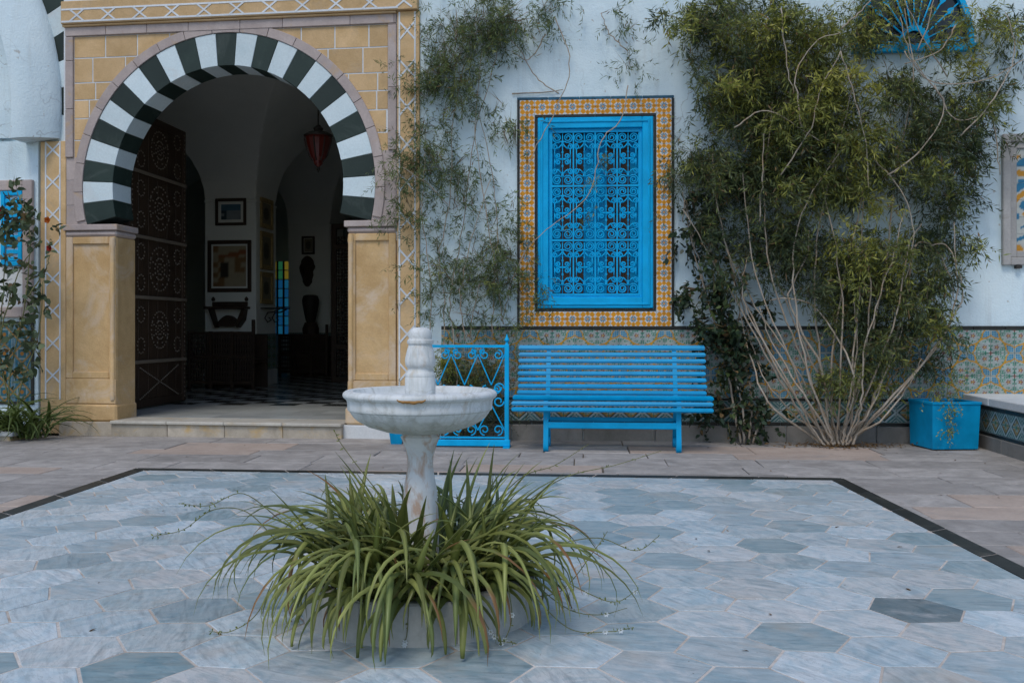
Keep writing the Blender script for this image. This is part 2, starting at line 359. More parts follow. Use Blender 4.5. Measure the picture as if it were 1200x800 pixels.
def inter(p, q, r, s):
    a1, b1 = q[0]-p[0], q[1]-p[1]; a2, b2 = s[0]-r[0], s[1]-r[1]; t = ((r[0]-p[0])*b2-(r[1]-p[1])*a2)/(a1*b2-b1*a2)
    return (p[0]+a1*t, p[1]+b1*t)
eR, eB, eL = inset(NR, BR, BW), inset(BR, BL, BW), inset(BL, NL, BW)
iBR, iBL = inter(*eR, *eB), inter(*eB, *eL)
for a, b, ia, ib, k in ((BL,BR,iBL,iBR,9), (NR,BR,eR[0],iBR,10), (NL,BL,eL[1],iBL,10)):
    for i in range(k):
        e0, e1 = i/k+.0012, (i+1)/k-.0012
        q = [ext(a,b,e0), ext(a,b,e1), ext(ia,ib,e1), ext(ia,ib,e0)]
        cx, cy = sum(p[0] for p in q)/4, sum(p[1] for p in q)/4
        if (q[1][0]-q[0][0])*(q[2][1]-q[0][1])-(q[1][1]-q[0][1])*(q[2][0]-q[0][0]) < 0: q = q[::-1]
        slab_obj('border_stone', q, -.03, .003, .003, M['blackborder'], rug, .001)
E = .187; g = .0058
inner = [eL[1], eR[0], iBR, iBL]
def jit(p):                                   # hand-cut corners: neighbours share the same shifted corner
    i, j = round(p[0]*50), round(p[1]*50); r1 = (math.sin(i*12.9898+j*78.233)*43758.5) % 1; r2 = (math.sin(i*39.346+j*11.135)*24634.6) % 1
    return (p[0]+(r1-.5)*.030, p[1]+(r2-.5)*.030)
def shrink(q, g):
    n = len(q)
    for k in range(n):
        if not q: return q
    out = list(q)
    for a, b in zip(q, q[1:]+q[:1]): out = clip(out, *inset(a, b, g)) if out else out
    return out
v0 = G(1075, 714.5); rest = MB(); dark_at = [v2(G(1075,714.5)), v2(G(170,779)), v2(G(248,710)), v2(G(95,650)), v2(G(925,581)), v2(G(715,625)), v2(G(1195,655))]
nh = 0
for i in range(-30, 30):
    for j in range(-30, 30):
        cx = v0.x + i*1.5*E; cy = v0.y + (j + (.5 if i % 2 else 0))*math.sqrt(3)*E
        q = [jit((cx+E*math.cos(R(60*k)), cy+E*math.sin(R(60*k)))) for k in range(6)]
        dk = min((math.hypot(cx-d[0], cy-d[1]), n_) for n_, d in enumerate(dark_at))
        for a, b in zip(inner, inner[1:]+inner[:1]):
            if q: q = clip(q, *inset(a, b, -.002))
        if not q: continue
        q = shrink(q, random.uniform(.0035, .0065))
        if not q or area(q) < .002: continue
        c2 = (sum(p[0] for p in q)/len(q), sum(p[1] for p in q)/len(q))
        if inview(*c2, 100):
            mt_ = M['hex'] if dk[0] > .16 else (M['hexdark'] if dk[1] == 0 else M['hexmid'])
            o = slab_obj('tile', q, -.03, .0008, .0012, mt_, rug, .0010); nh += 1
        else: rest.prism_xy(q, -.03, .001, .0015)
if rest.v: obj('tile_field', rest.mesh('tile_field', M['hex']), rug, kind='stuff')
print('hex tiles', nh)

# ---------------------------------------------------------------- printed tiles (flat glaze print on a fine grid)
def print_mesh(name, w, h, th, fn, n=24, mat=None):   # face towards -y, corner at 0,0
    k = n+1; mb = MB()
    vs = [(w*i/n, -th, h*j/n) for j in range(k) for i in range(k)]
    fs = [(j*k+i, j*k+i+1, (j+1)*k+i+1, (j+1)*k+i) for j in range(n) for i in range(n)]
    b = len(vs); vs += [(0,0,0),(w,0,0),(w,0,h),(0,0,h)]; c = [0, n, k*k-1, k*k-k]
    fs += [(c[0], b, b+1, c[1]), (c[1], b+1, b+2, c[2]), (c[2], b+2, b+3, c[3]), (c[3], b+3, b, c[0])]
    me = mb.add(vs, fs).mesh(name, mat or M['print'], recalc=False)
    cols = [fn(i/n, j/n) for j in range(k) for i in range(k)] + [fn(0,0)]*4
    at = me.color_attributes.new('print', 'FLOAT_COLOR', 'POINT')
    at.data.foreach_set('color', [x for c in cols for x in (*c, 1.0)])
    return me
WH = (.36,.41,.39); OR = (.72,.30,.010); BLK = (.025,.03,.03); DB = (.03,.09,.16); RD = (.26,.07,.05); GN = (.03,.20,.13); TB = (.008,.20,.38)
def fn_sun(u, v):
    x, y = 2*u-1, 2*v-1; r = math.hypot(x, y); a = math.atan2(y, x)
    if r < .13: return OR
    if r < .40: return (.45,.55,.60) if (math.cos(8*a+r*2) > .1) else DB
    k = round(a/(math.pi/4)); pa = k*math.pi/4; rc = .70 if k % 2 == 0 else .86
    cx, cy = rc*math.cos(pa), rc*math.sin(pa); d = math.hypot(x-cx, y-cy); lim = .280 if k % 2 == 0 else .33
    if d < .075: return BLK if k % 2 == 0 else OR
    if d < lim: return OR
    if max(abs(x), abs(y)) > .86 and min(abs(x), abs(y)) < .12: return BLK
    return (.66,.70,.72)
_h = lambda i, j: (math.sin(i*127.1+j*311.7)*43758.5453) % 1.0
def fn_flower(u, v):                        # medallions at corners (0,0),(1,1), butterflies at (1,0),(0,1)
    if u+v > 1: mu, mv = 1-u, 1-v
    else: mu, mv = u, v
    if (u < .5) == (v < .5): pass
    bu, bv = (1-u, v) if u > v else (u, 1-v)
    m = (mu**2.6+mv**2.6)**(1/2.6); edge = .66 + .10*math.exp(-((min(mu, mv))/.10)**2)
    s = m-edge
    if abs(s) < .032: return (.55,.28,.03)
    if s > 0:
        if min(bu, bv) < .035: return WH
        return (.22,.36,.42) if ((bu*9) % 1 < .22 or (bv*9) % 1 < .22) else TB
    d = math.hypot(mu-.25, mv-.25); an = math.atan2(mv-.25, mu-.25)
    if d < .03: return (.5,.35,.1)
    if d < .085+.035*math.cos(5*an): return RD
    if min(mu, mv) < .03 and max(mu, mv) < .30: return RD if max(mu, mv) < .07 else GN
    ci, cj = int(mu*11), int(mv*11)
    if d > .17 and _h(ci, cj) > .52 and math.hypot((mu*11) % 1-.5, (mv*11) % 1-.5) < .40: return GN
    return WH
def fn_diamond(u, v):
    x, y = 2*u-1, 2*v-1; d = abs(x)+abs(y)
    if abs(y) > .93: return (.10,.14,.14)
    if abs(d-1.0) < .09: return (.42,.50,.50)
    if abs(d-.80) < .06: return (.02,.05,.06)
    if d < .74:
        if abs(abs(x)-abs(y)) < .07 or min(abs(x), abs(y)) < .05: return GN
        return (.40,.25,.08) if _h(int(u*9), int(v*9)) > .45 else WH
    if d > 1.09:
        q = abs(abs(x)-1)+abs(y)*0.8 if abs(y) < .4 else (1-abs(x))+(1-abs(y))
        return (.03,.16,.17) if (q % .34) < .18 else (.36,.42,.40)
    return (.03,.10,.11)
def fn_star(u, v):
    x, y = 2*u-1, 2*v-1; r = math.hypot(x, y); a = math.atan2(y, x); d = abs(x)+abs(y)
    if r < .22: return (.30,.13,.02)
    if r < .34+.12*math.cos(8*a): return (.015,.11,.18)
    if abs(d-1) < .10: return (.27,.15,.04)
    if abs(max(abs(x), abs(y))-.55) < .06: return (.22,.27,.28)
    if d > 1.25: return (.02,.12,.19) if (abs(x)*5 % 1) > .3 else (.20,.26,.28)
    return (.03,.12,.14)

# ---------------------------------------------------------------- courtyard wall with window opening and tiled dado
wx0, _ = wl(609, 116); wx1, _ = wl(787, 116); ts = (wx1-wx0)/10; _, wzt = wl(697, 116.5); wzb = wzt-15*ts
ox0, ox1, oz0, oz1 = wx0+ts+.028, wx1-ts-.028, wzb+ts+.028, wzt-ts-.028     # opening for the blue frame
wxa, wxb = px0-.02, 9.5
DZ = lambda py: wl(850, py)[1]
wall = thing('courtyard_wall', 'white limewashed courtyard wall with flowered tile dado behind the blue bench', 'wall', WALL)
mb = MB()
xs, zs = [wxa, ox0, ox1, wxb], [0, oz0, oz1, 6.2]
for i in range(3):
    for j in range(3):
        if (i, j) == (1, 1): continue
        mb.add([(xs[i],0,zs[j]),(xs[i+1],0,zs[j]),(xs[i+1],0,zs[j+1]),(xs[i],0,zs[j+1])], [(0,1,2,3)])
mb.add([(ox0,0,oz0),(ox1,0,oz0),(ox1,0,oz1),(ox0,0,oz1),(ox0,.34,oz0),(ox1,.34,oz0),(ox1,.34,oz1),(ox0,.34,oz1)], [(0,4,5,1),(1,5,6,2),(2,6,7,3),(3,7,4,0)])
mb.add([(wxa,.36,0),(wxb,.36,0),(wxb,.36,6.2),(wxa,.36,6.2),(wxa,0,6.2),(wxb,0,6.2)], [(0,1,2,3),(4,5,2,3)])
obj('plaster', mb.mesh('plaster', M['plaster'], recalc=False), wall)
z386, z466, z470, z494, z498 = DZ(386.5), DZ(466), DZ(470), DZ(494), DZ(498); tw = (z386-z466)/3
xM, _ = wl(1132.5, 412); xs0 = wl(500, 400)[0]
tA = print_mesh('tile', tw-.003, tw-.003, .012, fn_flower, 30, M['aged']); tB = print_mesh('tile', tw-.003, tw-.003, .012, lambda u, v: fn_flower(1-u, v), 30, M['aged'])
bw = (z470-z494)-.003; tD = print_mesh('border_tile', tw-.003, bw, .012, fn_diamond, 26, M['aged'])
i0 = math.ceil((xs0-xM)/tw); i1 = int((wl(1240, 400)[0]-xM)/tw)
for i in range(i0, i1):
    for j in range(3):
        obj('tile', tA if (i+j) % 2 else tB, wall, None, (xM+i*tw+.0015, random.uniform(-.0012,.0006), z466+(2-j)*tw+.0015), Matrix.Rotation(random.uniform(-.006,.006), 4, 'Z'))
    obj('border_tile', tD, wall, None, (xM+i*tw+.0015, 0, z494+.0015))
xa, xb = xM+i0*tw, xM+i1*tw
def liner(parent, x0, x1, z0, z1, mat, y=-.016, L=.30, name='liner'):
    n = max(1, round((x1-x0)/L)); d = (x1-x0)/n
    me = MB().box(0, d-.003, y, .0, 0, z1-z0).mesh(name, mat, .003)
    for k in range(n): obj(name, me, parent, None, (x0+k*d, random.uniform(-.001,.001), z0))
wzbl = wzb-.030
for (za, zb) in ((z386+.002, z386+.038), (z466-.028, z466-.003), (z498, z494-.002)): liner(wall, xa, xb, za, zb, M['blackline'], -.017)
x = xa
while x < xb:
    L = random.choice([.55,.7,.85]); part('plinth_stone', MB().box(0, L-.008, -.03, .0, -.02, z498-.004), M['plinth'], wall, .006, loc=(x, random.uniform(-.004,.002), 0)); x += L

# ---------------------------------------------------------------- tiled window with blue frame and scrolled grille
win = thing('tiled_window', 'blue scrolled iron window with orange flower tile border above the bench', 'window', WALL, ((wx0+wx1)/2, 0, wzb))
wc = (wx0+wx1)/2
t15 = print_mesh('tile', ts-.003, ts-.003, .014, fn_sun, 26)
for i in range(10):
    for j in range(15):
        if 0 < i < 9 and 0 < j < 14: continue
        obj('tile', t15, win, None, (wx0+i*ts-wc+.0015, random.uniform(-.0015,.0005), j*ts+.0015), Matrix.Rotation(random.uniform(-.008,.008), 4, 'Z'))
HW, HH = 5*ts, 15*ts
def rect_liner(parent, x0, x1, z0, z1, wd, mats, y):
    for k, (a, b, c, d) in enumerate(((x0-wd, x1+wd, z1, z1+wd), (x0-wd, x0, z0, z1), (x1, x1+wd, z0, z1), (x0-wd, x1+wd, z0-wd, z0))):
        if b-a > d-c: liner(parent, a, b, c, d, mats[k], y)
        else:
            n = round((d-c)/.3); h = (d-c)/n; me = MB().box(0, b-a, y, 0, 0, h-.003).mesh('liner', mats[k], .003)
            for q in range(n): obj('liner', me, parent, None, (a, 0, c+q*h))
rect_liner(win, -HW, HW, 0, HH, .024, [M['tealline'], M['blackline'], M['blackline'], M['blackline']], -.020)
rect_liner(win, -HW+ts+.026, HW-ts-.026, ts+.026, HH-ts-.026, .024, [M['blackline']]*4, -.018)
a0, a1, b0, b1 = ox0-wc+.003, ox1-wc-.003, oz0-wzb+.003, oz1-wzb-.003
fr = part('frame', MB(), M['blue'], win) if False else None
def frame_mb(x0, x1, z0, z1, wd, y0, y1):
    return [MB().box(x0, x0+wd, y0, y1, z0, z1), MB().box(x1-wd, x1, y0, y1, z0, z1), MB().box(x0+wd, x1-wd, y0, y1, z1-wd, z1), MB().box(x0+wd, x1-wd, y0, y1, z0, z0+wd)]
for q in frame_mb(a0, a1, b0, b1, .105, -.030, .10): part('frame_board', q, M['blue'], win, .006)
for q in frame_mb(a0+.03, a1-.03, b0+.03, b1-.03, .02, -.040, -.0305): part('moulding', q, M['blue'], win, .004)
i0x, i1x, i0z, i1z = a0+.105, a1-.105, b0+.105, b1-.105
for q in frame_mb(i0x, i1x, i0z, i1z, .030, .004, .06): part('inner_frame', q, M['blue'], win, .004)
part('shutter', MB().box(i0x, (i0x+i1x)/2-.004, .13, .16, i0z, i1z), M['blue'], win, .003)
part('shutter', MB().box((i0x+i1x)/2+.004, i1x, .13, .16, i0z, i1z), M['blue'], win, .003)
for k in range(4):
    zz = i0z+(i1z-i0z)*(k+.5)/4
    for sx in (-1, 1):
        cxx = (i0x+i1x)/2+sx*(i1x-i0x)/4; part('shutter_panel', MB().box(cxx-.115, cxx+.115, .118, .1295, zz-.2, zz+.2), M['brown'], win, .008)
gx0, gx1, gz0, gz1 = i0x+.030, i1x-.030, i0z+.030, i1z-.030
cw, rh = (gx1-gx0)/4, (gz1-gz0)/3; GY = .012
for i in range(5): part('bar', MB().box(gx0+i*cw-.007, gx0+i*cw+.007, GY-.009, GY+.006, gz0, gz1), M['blue'], win)
for j in range(4): part('bar', MB().box(gx0, gx1, GY-.013, GY-.0095, gz0+j*rh-.009, gz0+j*rh+.009), M['blue'], win)
def spiral(cx, cz, r, a0, turns, sgn=1, n=22, r1=.22):
    return [(cx+r*(1-(1-r1)*k/n)*math.cos(a0+sgn*2*math.pi*turns*k/n), GY, cz+r*(1-(1-r1)*k/n)*math.sin(a0+sgn*2*math.pi*turns*k/n)) for k in range(n+1)]
m = MB(); HC, HR = cw/2, rh/2; tr = .0072
for sx in (-1, 1):
    for sz in (-1, 1):
        X = lambda q: q*sx
        def mir(pts): return [(p[0]*sx, p[1], p[2]*sz) for p in pts]
        m.tube(mir(spiral(HC*.50, HR-.058, .050, R(-140), 2.0, 1)), tr, 5)              # large scrolls at the ends
        m.tube(mir([(HC*.14, GY, HR-.088), (HC*.06, GY, HR-.10), (0.004, GY, HR-.135)]), tr, 5)
        m.tube(mir(spiral(HC*.68, HR-.145, .030, R(110), 1.6, -1, 16)), tr, 5)
        m.tube(mir([(0.003, GY, HR-.118), (HC*.30, GY, HR-.150), (HC*.50, GY, HR-.165)]), tr, 5)
        m.tube(mir(spiral(HC*.40, .030, .027, R(-90), 1.5, 1, 16)), tr, 5)                # four middle scrolls
        m.tube(mir([(HC*.40, GY, .003), (0.003, GY, .003)]), tr, 5)
        m.tube(mir([(HC*.72, GY, HR-.17), (HC*.72, GY, .0)]), tr, 4)
        m.add([(0,GY-.008,(HR-.088)*sz),(.016*sx,GY,(HR-.120)*sz),(0,GY-.008,(HR-.155)*sz),(-.016*sx,GY,(HR-.120)*sz)], [(0,1,2,3)])
        m.add([(0,GY-.008,(.088)*sz),(.012*sx,GY,(.068)*sz),(0,GY-.008,(.048)*sz),(-.012*sx,GY,(.068)*sz)], [(0,1,2,3)])
m.tube([(0,GY,-HR),(0,GY,HR)], .0055, 5)
scr = m.mesh('scroll_panel', M['blue'], recalc=False, smooth='all')
for i in range(4):
    for j in range(3): obj('scroll_panel', scr, win, None, (gx0+(i+.5)*cw, 0, gz0+(j+.5)*rh))

# ---------------------------------------------------------------- fanlight high on the right
fx, fz = wl(1070, 57); fan = thing('fanlight', 'blue iron sunburst fanlight half hidden by the climbing shrub', 'window', WALL, (fx, 0, fz))
sc = .0082; RX, RZ = 67*sc, 98*sc
el_ = lambda k, q, n=28: [(RX*k*math.cos(math.pi*i/n), RZ*k*math.sin(math.pi*i/n)+q) for i in range(n+1)]
part('pane', MB().prism_xz(el_(.97, 0), -.004, .0), M['glass'], fan)  # near-black sheet flat on the wall, its colour standing for a dark recess
o_, i_ = el_(1.0, 0), el_(.92, 0); n = len(o_); rim = MB()
for i in range(n-1): rim.prism_xz([o_[i], o_[i+1], i_[i+1], i_[i]], -.06, .0)
part('rim', rim, M['blue'], fan)
part('sill_bar', MB().box(-RX*1.06, RX*1.06, -.065, 0, -.045, .03), M['blue'], fan, .006)
hub = el_(.27, .0, 14); hi = el_(.20, .0, 14); hb = MB()
for i in range(14): hb.prism_xz([hub[i], hub[i+1], hi[i+1], hi[i]], -.040, -.015)
part('hub', hb, M['blue'], fan)
for k in range(13):
    a = math.pi*(k+.5)/13; c_, s_ = math.cos(a), math.sin(a); p0 = (RX*.25*c_, RZ*.25*s_+.02); p1 = (RX*.93*c_, RZ*.93*s_)
    q = Vector((p1[0]-p0[0], p1[1]-p0[1])).normalized(); nn = Vector((-q.y, q.x)); sp = MB().tube([(p0[0],-.026,p0[1]),(p1[0],-.026,p1[1])], .008, 5)
    mx = Vector((p0[0]+(p1[0]-p0[0])*.72, p0[1]+(p1[1]-p0[1])*.72))
    sp.prism_xz([tuple(mx-q*.07), tuple(mx+nn*.028), tuple(mx+q*.05), tuple(mx-nn*.028)], -.036, -.020)
    part('spoke', sp, M['blue'], fan)

# ---------------------------------------------------------------- framed tile picture on the right wall
qx, qz = wl(1173, 311); qx2 = qx+1.0; qz2 = wl(1173, 158)[1]
pan = thing('framed_tile_panel', 'grey stone framed tile picture at the right edge of the wall', 'panel', WALL, (qx, 0, qz))
PW, PH = qx2-qx, qz2-qz
for q in frame_mb(0, PW, 0, PH, .075, -.05, 0): part('frame', q, M['greystone'], pan, .008)
for q in frame_mb(.075, PW-.075, .075, PH-.075, .06, -.028, 0): part('inner_frame', q, M['greystone'], pan, .006)
def fn_pic(u, v):
    k = math.sin(u*9+3*math.sin(v*7))+math.cos(v*11-2*math.sin(u*6))
    return (.50,.24,.03) if k > .75 else ((.03,.17,.30) if k < -.7 else (.45,.47,.44))
ncol = 5; tq = (PW-.27)/ncol; nr = int((PH-.27)/tq); th_ = (PH-.27)/nr
for i in range(ncol):
    for j in range(nr):
        obj('tile', print_mesh('tile', tq-.003, th_-.003, .008, lambda u, v: fn_pic((i+u)/2.5, (j+v)/2.5), 12), pan, None, (.135+i*tq, 0, .135+j*th_))
part('hook', MB().box(.12, .17, -.06, 0, -.03, -.002), M['iron'], pan)

# ---------------------------------------------------------------- low tiled wall at the right
A_ = G(1147.5, 523.5); B_ = G(1200, 540); dv = (B_-A_).normalized(); dv.z = 0
ang = math.atan2(dv.y, dv.x); LOWF = Matrix.Translation(A_) @ Matrix.Rotation(ang, 4, 'Z')   # local x runs towards the camera, y to the right... 
low = thing('low_tiled_wall', 'low wall with grey marble top and diamond tile band at the right edge', 'wall', LOWF)
LH = .475; X0, X1 = -.62, 4.2
part('core', MB().box(X0, X1, .012, 3.0, -.02, LH-.075), M['plaster'], low)
k = 0; x = X0
while x < X1: L = .95; part('coping', MB().box(x+.002, min(x+L, X1)-.002, -.045, 3.0, LH-.073, LH), M['marble'], low, .008); x += L
x = X0
while x < X1: L = random.choice([.5,.65]); part('plinth_stone', MB().box(x+.004, min(x+L, X1)-.004, -.012, .011, -.02, .125), M['plinth'], low, .006); x += L
tl = print_mesh('border_tile', .217, .20, .010, fn_diamond, 26)
n = int((X1-X0)/.22)
for k in range(n): obj('border_tile', tl, low, None, (X0+k*.22, .0115, .158))
liner(low, X0, X1, .128, .155, M['blackline'], -.004); liner(low, X0, X1, .361, .392, M['blackline'], -.004)
# ---------------------------------------------------------------- portal
xl, zc = pl(98, 222); xr, _ = pl(440, 222); xc = (xl+xr)/2; RO = (xr-xl)/2
RI = (pl(404, 222)[0]-pl(134, 222)[0])/2
zcap = pl(269, 261)[1]; TH = .36; RM = RO+.10
por = thing('stone_portal', 'ochre stone portal with black and white striped horseshoe arch', 'doorway', PORT, (xc, 0, 0))
xL, xR = pl(78, 300)[0]-xc, pl(465, 300)[0]-xc
FZ0 = pl(80, 27)[1]-.045; FZ1 = FZ0+.165                       # frieze
strip = pl(78, 300)[0], pl(86, 300)[0]; sw = .085
zsp = lambda x, r: zc+math.sqrt(max(0, r*r-x*x))
def col_mb(x0, x1, z0, z1, rad, y0, y1, n=10, e=1e-4):    # rectangle minus the arch disc, as columns
    mb = MB(); xsn = [x0+(x1-x0)*i/n for i in range(n+1)]
    if z0 < zc:                                            # beside the arch: cut straight at the disc
        if x1 < 0: x1 = min(x1, -math.sqrt(max(rad**2-max(0, z0-zc)**2, 0)))
        else: x0 = max(x0, math.sqrt(max(rad**2-max(0, z0-zc)**2, 0)))
        if z1 <= zc or True:
            return mb.box(x0, x1, y0, y1, z0, z1) if x1-x0 > .012 else mb
    lo = [max(z0, zsp(x, rad)) if abs(x) < rad else z0 for x in xsn]
    keep = [(x, l) for x, l in zip(xsn, lo)]
    poly = []
    for (x, l), (x2, l2) in zip(keep, keep[1:]):
        if l >= z1-e and l2 >= z1-e: continue
        if not poly: poly.append((x, min(l, z1)))
        poly.append((x2, min(l2, z1)))
    if len(poly) < 2: return mb
    pts = poly + [(poly[-1][0], z1), (poly[0][0], z1)]
    res = []
    for p in pts:
        if not res or math.hypot(p[0]-res[-1][0], p[1]-res[-1][1]) > 1e-4: res.append(p)
    if math.hypot(res[0][0]-res[-1][0], res[0][1]-res[-1][1]) < 1e-4: res.pop()
    return mb.prism_xz(res, y0, y1) if len(res) > 2 else mb
# backing that carries the white joints, with the arch cut out, up to the eaves
bk = MB(); N = 60; rb = RO-.03; xs = sorted(set([xL-.03, xR+.22] + [-rb+2*rb*i/N for i in range(N+1)]))
for a, b in zip(xs, xs[1:]):
    la = zsp(a, rb) if abs(a) < rb-1e-6 else (zc if abs(abs(a)-rb) < 1e-6 else zcap); lb = zsp(b, rb) if abs(b) < rb-1e-6 else (zc if abs(abs(b)-rb) < 1e-6 else zcap)
    if abs(a) >= rb-1e-6 and abs(b) >= rb-1e-6: la = lb = zcap-.2
    bk.add([(a,0,la),(b,0,lb),(b,0,6.2),(a,0,6.2),(a,TH,la),(b,TH,lb),(b,TH,6.2),(a,TH,6.2)], [(0,1,2,3),(7,6,5,4),(0,4,5,1),(3,2,6,7)])
obj('backing', bk.mesh('backing', M['joint'], recalc=False), por)
# courses of ochre blocks
fz = FZ0-.06
courses = [pl(269, y)[1] for y in (41, 62, 91.5, 112, 134, 160, 186, 212)]; courses[0] = fz-.045
offs = [.0, .42, .2, .5, .1, .35, .0, .3]
for ci in range(len(courses)-1):
    z1, z0 = courses[ci], courses[ci+1]; L = [.35,.36,.30,.34,.28,.3,.3][ci]; x = xL+sw - offs[ci]*L
    while x < xR-sw:
        q0, q1 = max(x, xL+sw), min(x+L, xR-sw)
        if q1-q0 > .03:
            for (s0, s1) in ([(q0, q1)] if q1 < 0 or q0 > 0 or z0 > zc else [(q0, 0), (0, q1)]):
                if z0 < zc+RM:
                    mb = col_mb(s0+.007, s1-.007, z0+.007, z1-.007, RM-.03, -.005, .02) if z0 > zc else col_mb(s0+.007, s1-.007, z0+.007, z1-.007, RM-.03, -.005, .02)
                else: mb = MB().box(s0+.007, s1-.007, -.005, .02, z0+.007, z1-.007)
                if mb.v: part('block', mb, M['ochre'], por)
        x += L
# plain stones low beside the arch
for sx, e0 in ((-1, xL), (1, xR)):
    zz = zcap+.003
    for h in (.20,.26,.24):
        z1 = zz+h
        a = RO*.95*sx; part('side_stone', MB().box(min(a, e0), max(a, e0), -.007, .02, zz, z1-.003), M['pink'], por, .004); zz = z1
# frame of pinkish stones
for sx, e0 in ((-1, xL), (1, xR-sw)):
    zz = zcap+.70
    while zz < fz-.05:
        h = min(random.choice([.5,.62]), fz-.046-zz); part('frame_stone', MB().box(e0, e0+sw, -.028, .02, zz, zz+h-.003), M['pink'], por, .005); zz += h
x = xL
while x < xR-.01: L = min(random.choice([.45,.55,.7]), xR-x); part('frame_stone', MB().box(x, x+L-.003, -.030, .02, fz-.044, fz+.048), M['pink'], por, .005); x += L
# moulded ring round the arch, stone by stone
def arc(r0, r1, a0, a1, y0, y1, n=4, cut=None):
    pts = [(r1*math.cos(a0+(a1-a0)*i/n), zc+r1*math.sin(a0+(a1-a0)*i/n)) for i in range(n+1)] + [(r0*math.cos(a1+(a0-a1)*i/n), zc+r0*math.sin(a1+(a0-a1)*i/n)) for i in range(n+1)]
    if cut is not None: pts = [(p[0], max(p[1], cut)) for p in pts]
    return MB().prism_xz(pts, y0, y1)
b0 = -math.asin((zc-zcap)/RO); NV = 25; da = (math.pi-2*b0)/NV
nr_ = 19
for k in range(nr_): a = b0+.03+(math.pi-2*b0-.06)*k/nr_; part('ring_stone', arc(RO+.004, RM, a+.001, a+(math.pi-2*b0-.06)/nr_-.002, -.024, .02, 4), M['pink'], por, .004)
for k in range(NV):
    a = b0+da*k; part('voussoir', arc(RI, RO, a+.0012, a+da-.0012, -.012-random.random()*.003, TH-.004, 4, zcap+.002), M['vblack'] if k % 2 == 0 else M['vwhite'], por, .003)
    
# frieze and strip with white strapwork
def cross(w, h, lw=.017):
    m = MB()
    for s in (1, -1):
        d = Vector((w, h*s)).normalized(); n_ = Vector((-d.y, d.x))*lw/2; c1, c2 = Vector((-w/2, -h/2*s)), Vector((w/2, h/2*s))
        m.prism_xz([tuple(c1-n_), tuple(c2-n_), tuple(c2+n_), tuple(c1+n_)], -.0045 if s > 0 else -.004, 0)
    return m
part('frieze', MB().box(xL-.02, xR+.225, -.075, .02, FZ0+.01, FZ1+.08), M['ochre'], por, .006)
part('frieze_ledge', MB().box(xL-.02, xR+.004, -.055, .02, FZ0-.012, FZ0+.0095), M['ochre'], por, .006)
crz = (FZ0+FZ1)/2+.012; chh = .125; nx = 16; pitch = (xR-xL-.1)/nx*1.0
cm = cross(.16, chh).mesh('strap_cross', M['joint'])
for k in range(int((xR+.1-xL)/.345)+1): obj('strap_cross', cm, por, None, (xL+.16+k*.345, -.0755, crz))
for q in (-1, 1): part('strap', MB().box(xL-.01, xR+.03, -.079, -.0745, crz+q*chh/2-.009, crz+q*chh/2+.009), M['joint'], por)
sx0, sx1 = pl(466, 250)[0]-xc, pl(490, 250)[0]-xc; zb_ = .12
part('side_strip', MB().box(sx0+.002, sx1+.02, -.028, .02, zb_, FZ0+.009), M['ochre'], por, .005)
cw_ = sx1-sx0-.05; cm2 = cross(cw_, .175).mesh('strap_cross', M['joint']); pitch = .375
zz = pl(478, 37)[1]
while zz > zb_+.15: obj('strap_cross', cm2, por, None, ((sx0+sx1)/2, -.0285, zz)); zz -= pitch
for q in (-1, 1): part('strap', MB().box((sx0+sx1)/2+q*cw_/2-.008, (sx0+sx1)/2+q*cw_/2+.008, -.033, -.0275, zb_, FZ0), M['joint'], por)
# pilasters
JI = RI*.985
pa0, pa1 = xL-.0, -JI+.02
pb0, pb1 = pl(408, 400)[0]-xc, xR
FLZ = pl(269, 493)[1]                                      # threshold level
for (a, b, s) in ((pa0, pa1, 1), (pb0, pb1, -1)):
    zt = zcap-.125; w_ = b-a
    part('pilaster', MB().box(a, b, .0, TH+.02, .0, zt), M['ochre_plain'], por, .012)
    m = MB()                                                # raised border around a sunk panel
    for q in frame_mb(a+.004, b-.004, FLZ+.42, zt-.002, .075, -.022, -.0005): part('pilaster_border', q, M['ochre_plain'], por, .008)
    part('pilaster_foot', MB().box(a-.0, b+.0, -.024, -.0008, FLZ+.16, FLZ+.4185), M['ochre_plain'], por, .008)
    part('colonnette', MB().lathe([(.022, FLZ+.2), (.032, FLZ+.23), (.026, FLZ+.27), (.026, zt-.12), (.034, zt-.07), (.028, zt-.01)], 14, (b-.035) if s > 0 else a+.035, -.018), M['ochre_plain'], por, smooth=True)
    cp = [(a-.01, zcap), (b+.015, zcap)]
    part('capital', MB().box(a-.012, b+.03 if s > 0 else b+.012, -.05, TH+.025, zcap-.062, zcap-.001), M['pink'], por, .006) if s > 0 else part('capital', MB().box(a-.03, b+.012, -.05, TH+.025, zcap-.062, zcap-.001), M['pink'], por, .006)
    part('capital_neck', MB().box(a-.004, b+(.015 if s > 0 else .004), -.03, TH+.021, zcap-.124, zcap-.0625), M['pink'], por, .02)
    part('pilaster_base', MB().box(a-.02, b+.02, -.045, TH+.022, FLZ-.02, FLZ+.155), M['ochre_plain'], por, .02)
    part('plinth_block', MB().box(a-.05, b+.05, -.06, .02, -.02, FLZ-.022), M['marble'] if s < 0 else M['stepstone'], por, .006)
# step
M['tread'] = stone('worn_tread_stone', (.44,.41,.35), (.60,.57,.50), 4, .6, .3, wear=(.46,.33,.17), vary=.1, wearamt=(.54,.70))
st = thing('doorstep', 'worn pale stone doorstep under the striped arch', 'step', PORT, (xc, 0, 0))
x = pa1+.004
for k in range(4):
    L = (pb0-pa1-.03)/4; part('riser_stone', MB().box(x, x+L-.004, -.12, .3, -.02, FLZ-.036), M['stepstone'], st, .006); part('tread_stone', MB().box(x, x+L-.002, -.15, .3, FLZ-.034, FLZ), M['tread'], st, .008); x += L

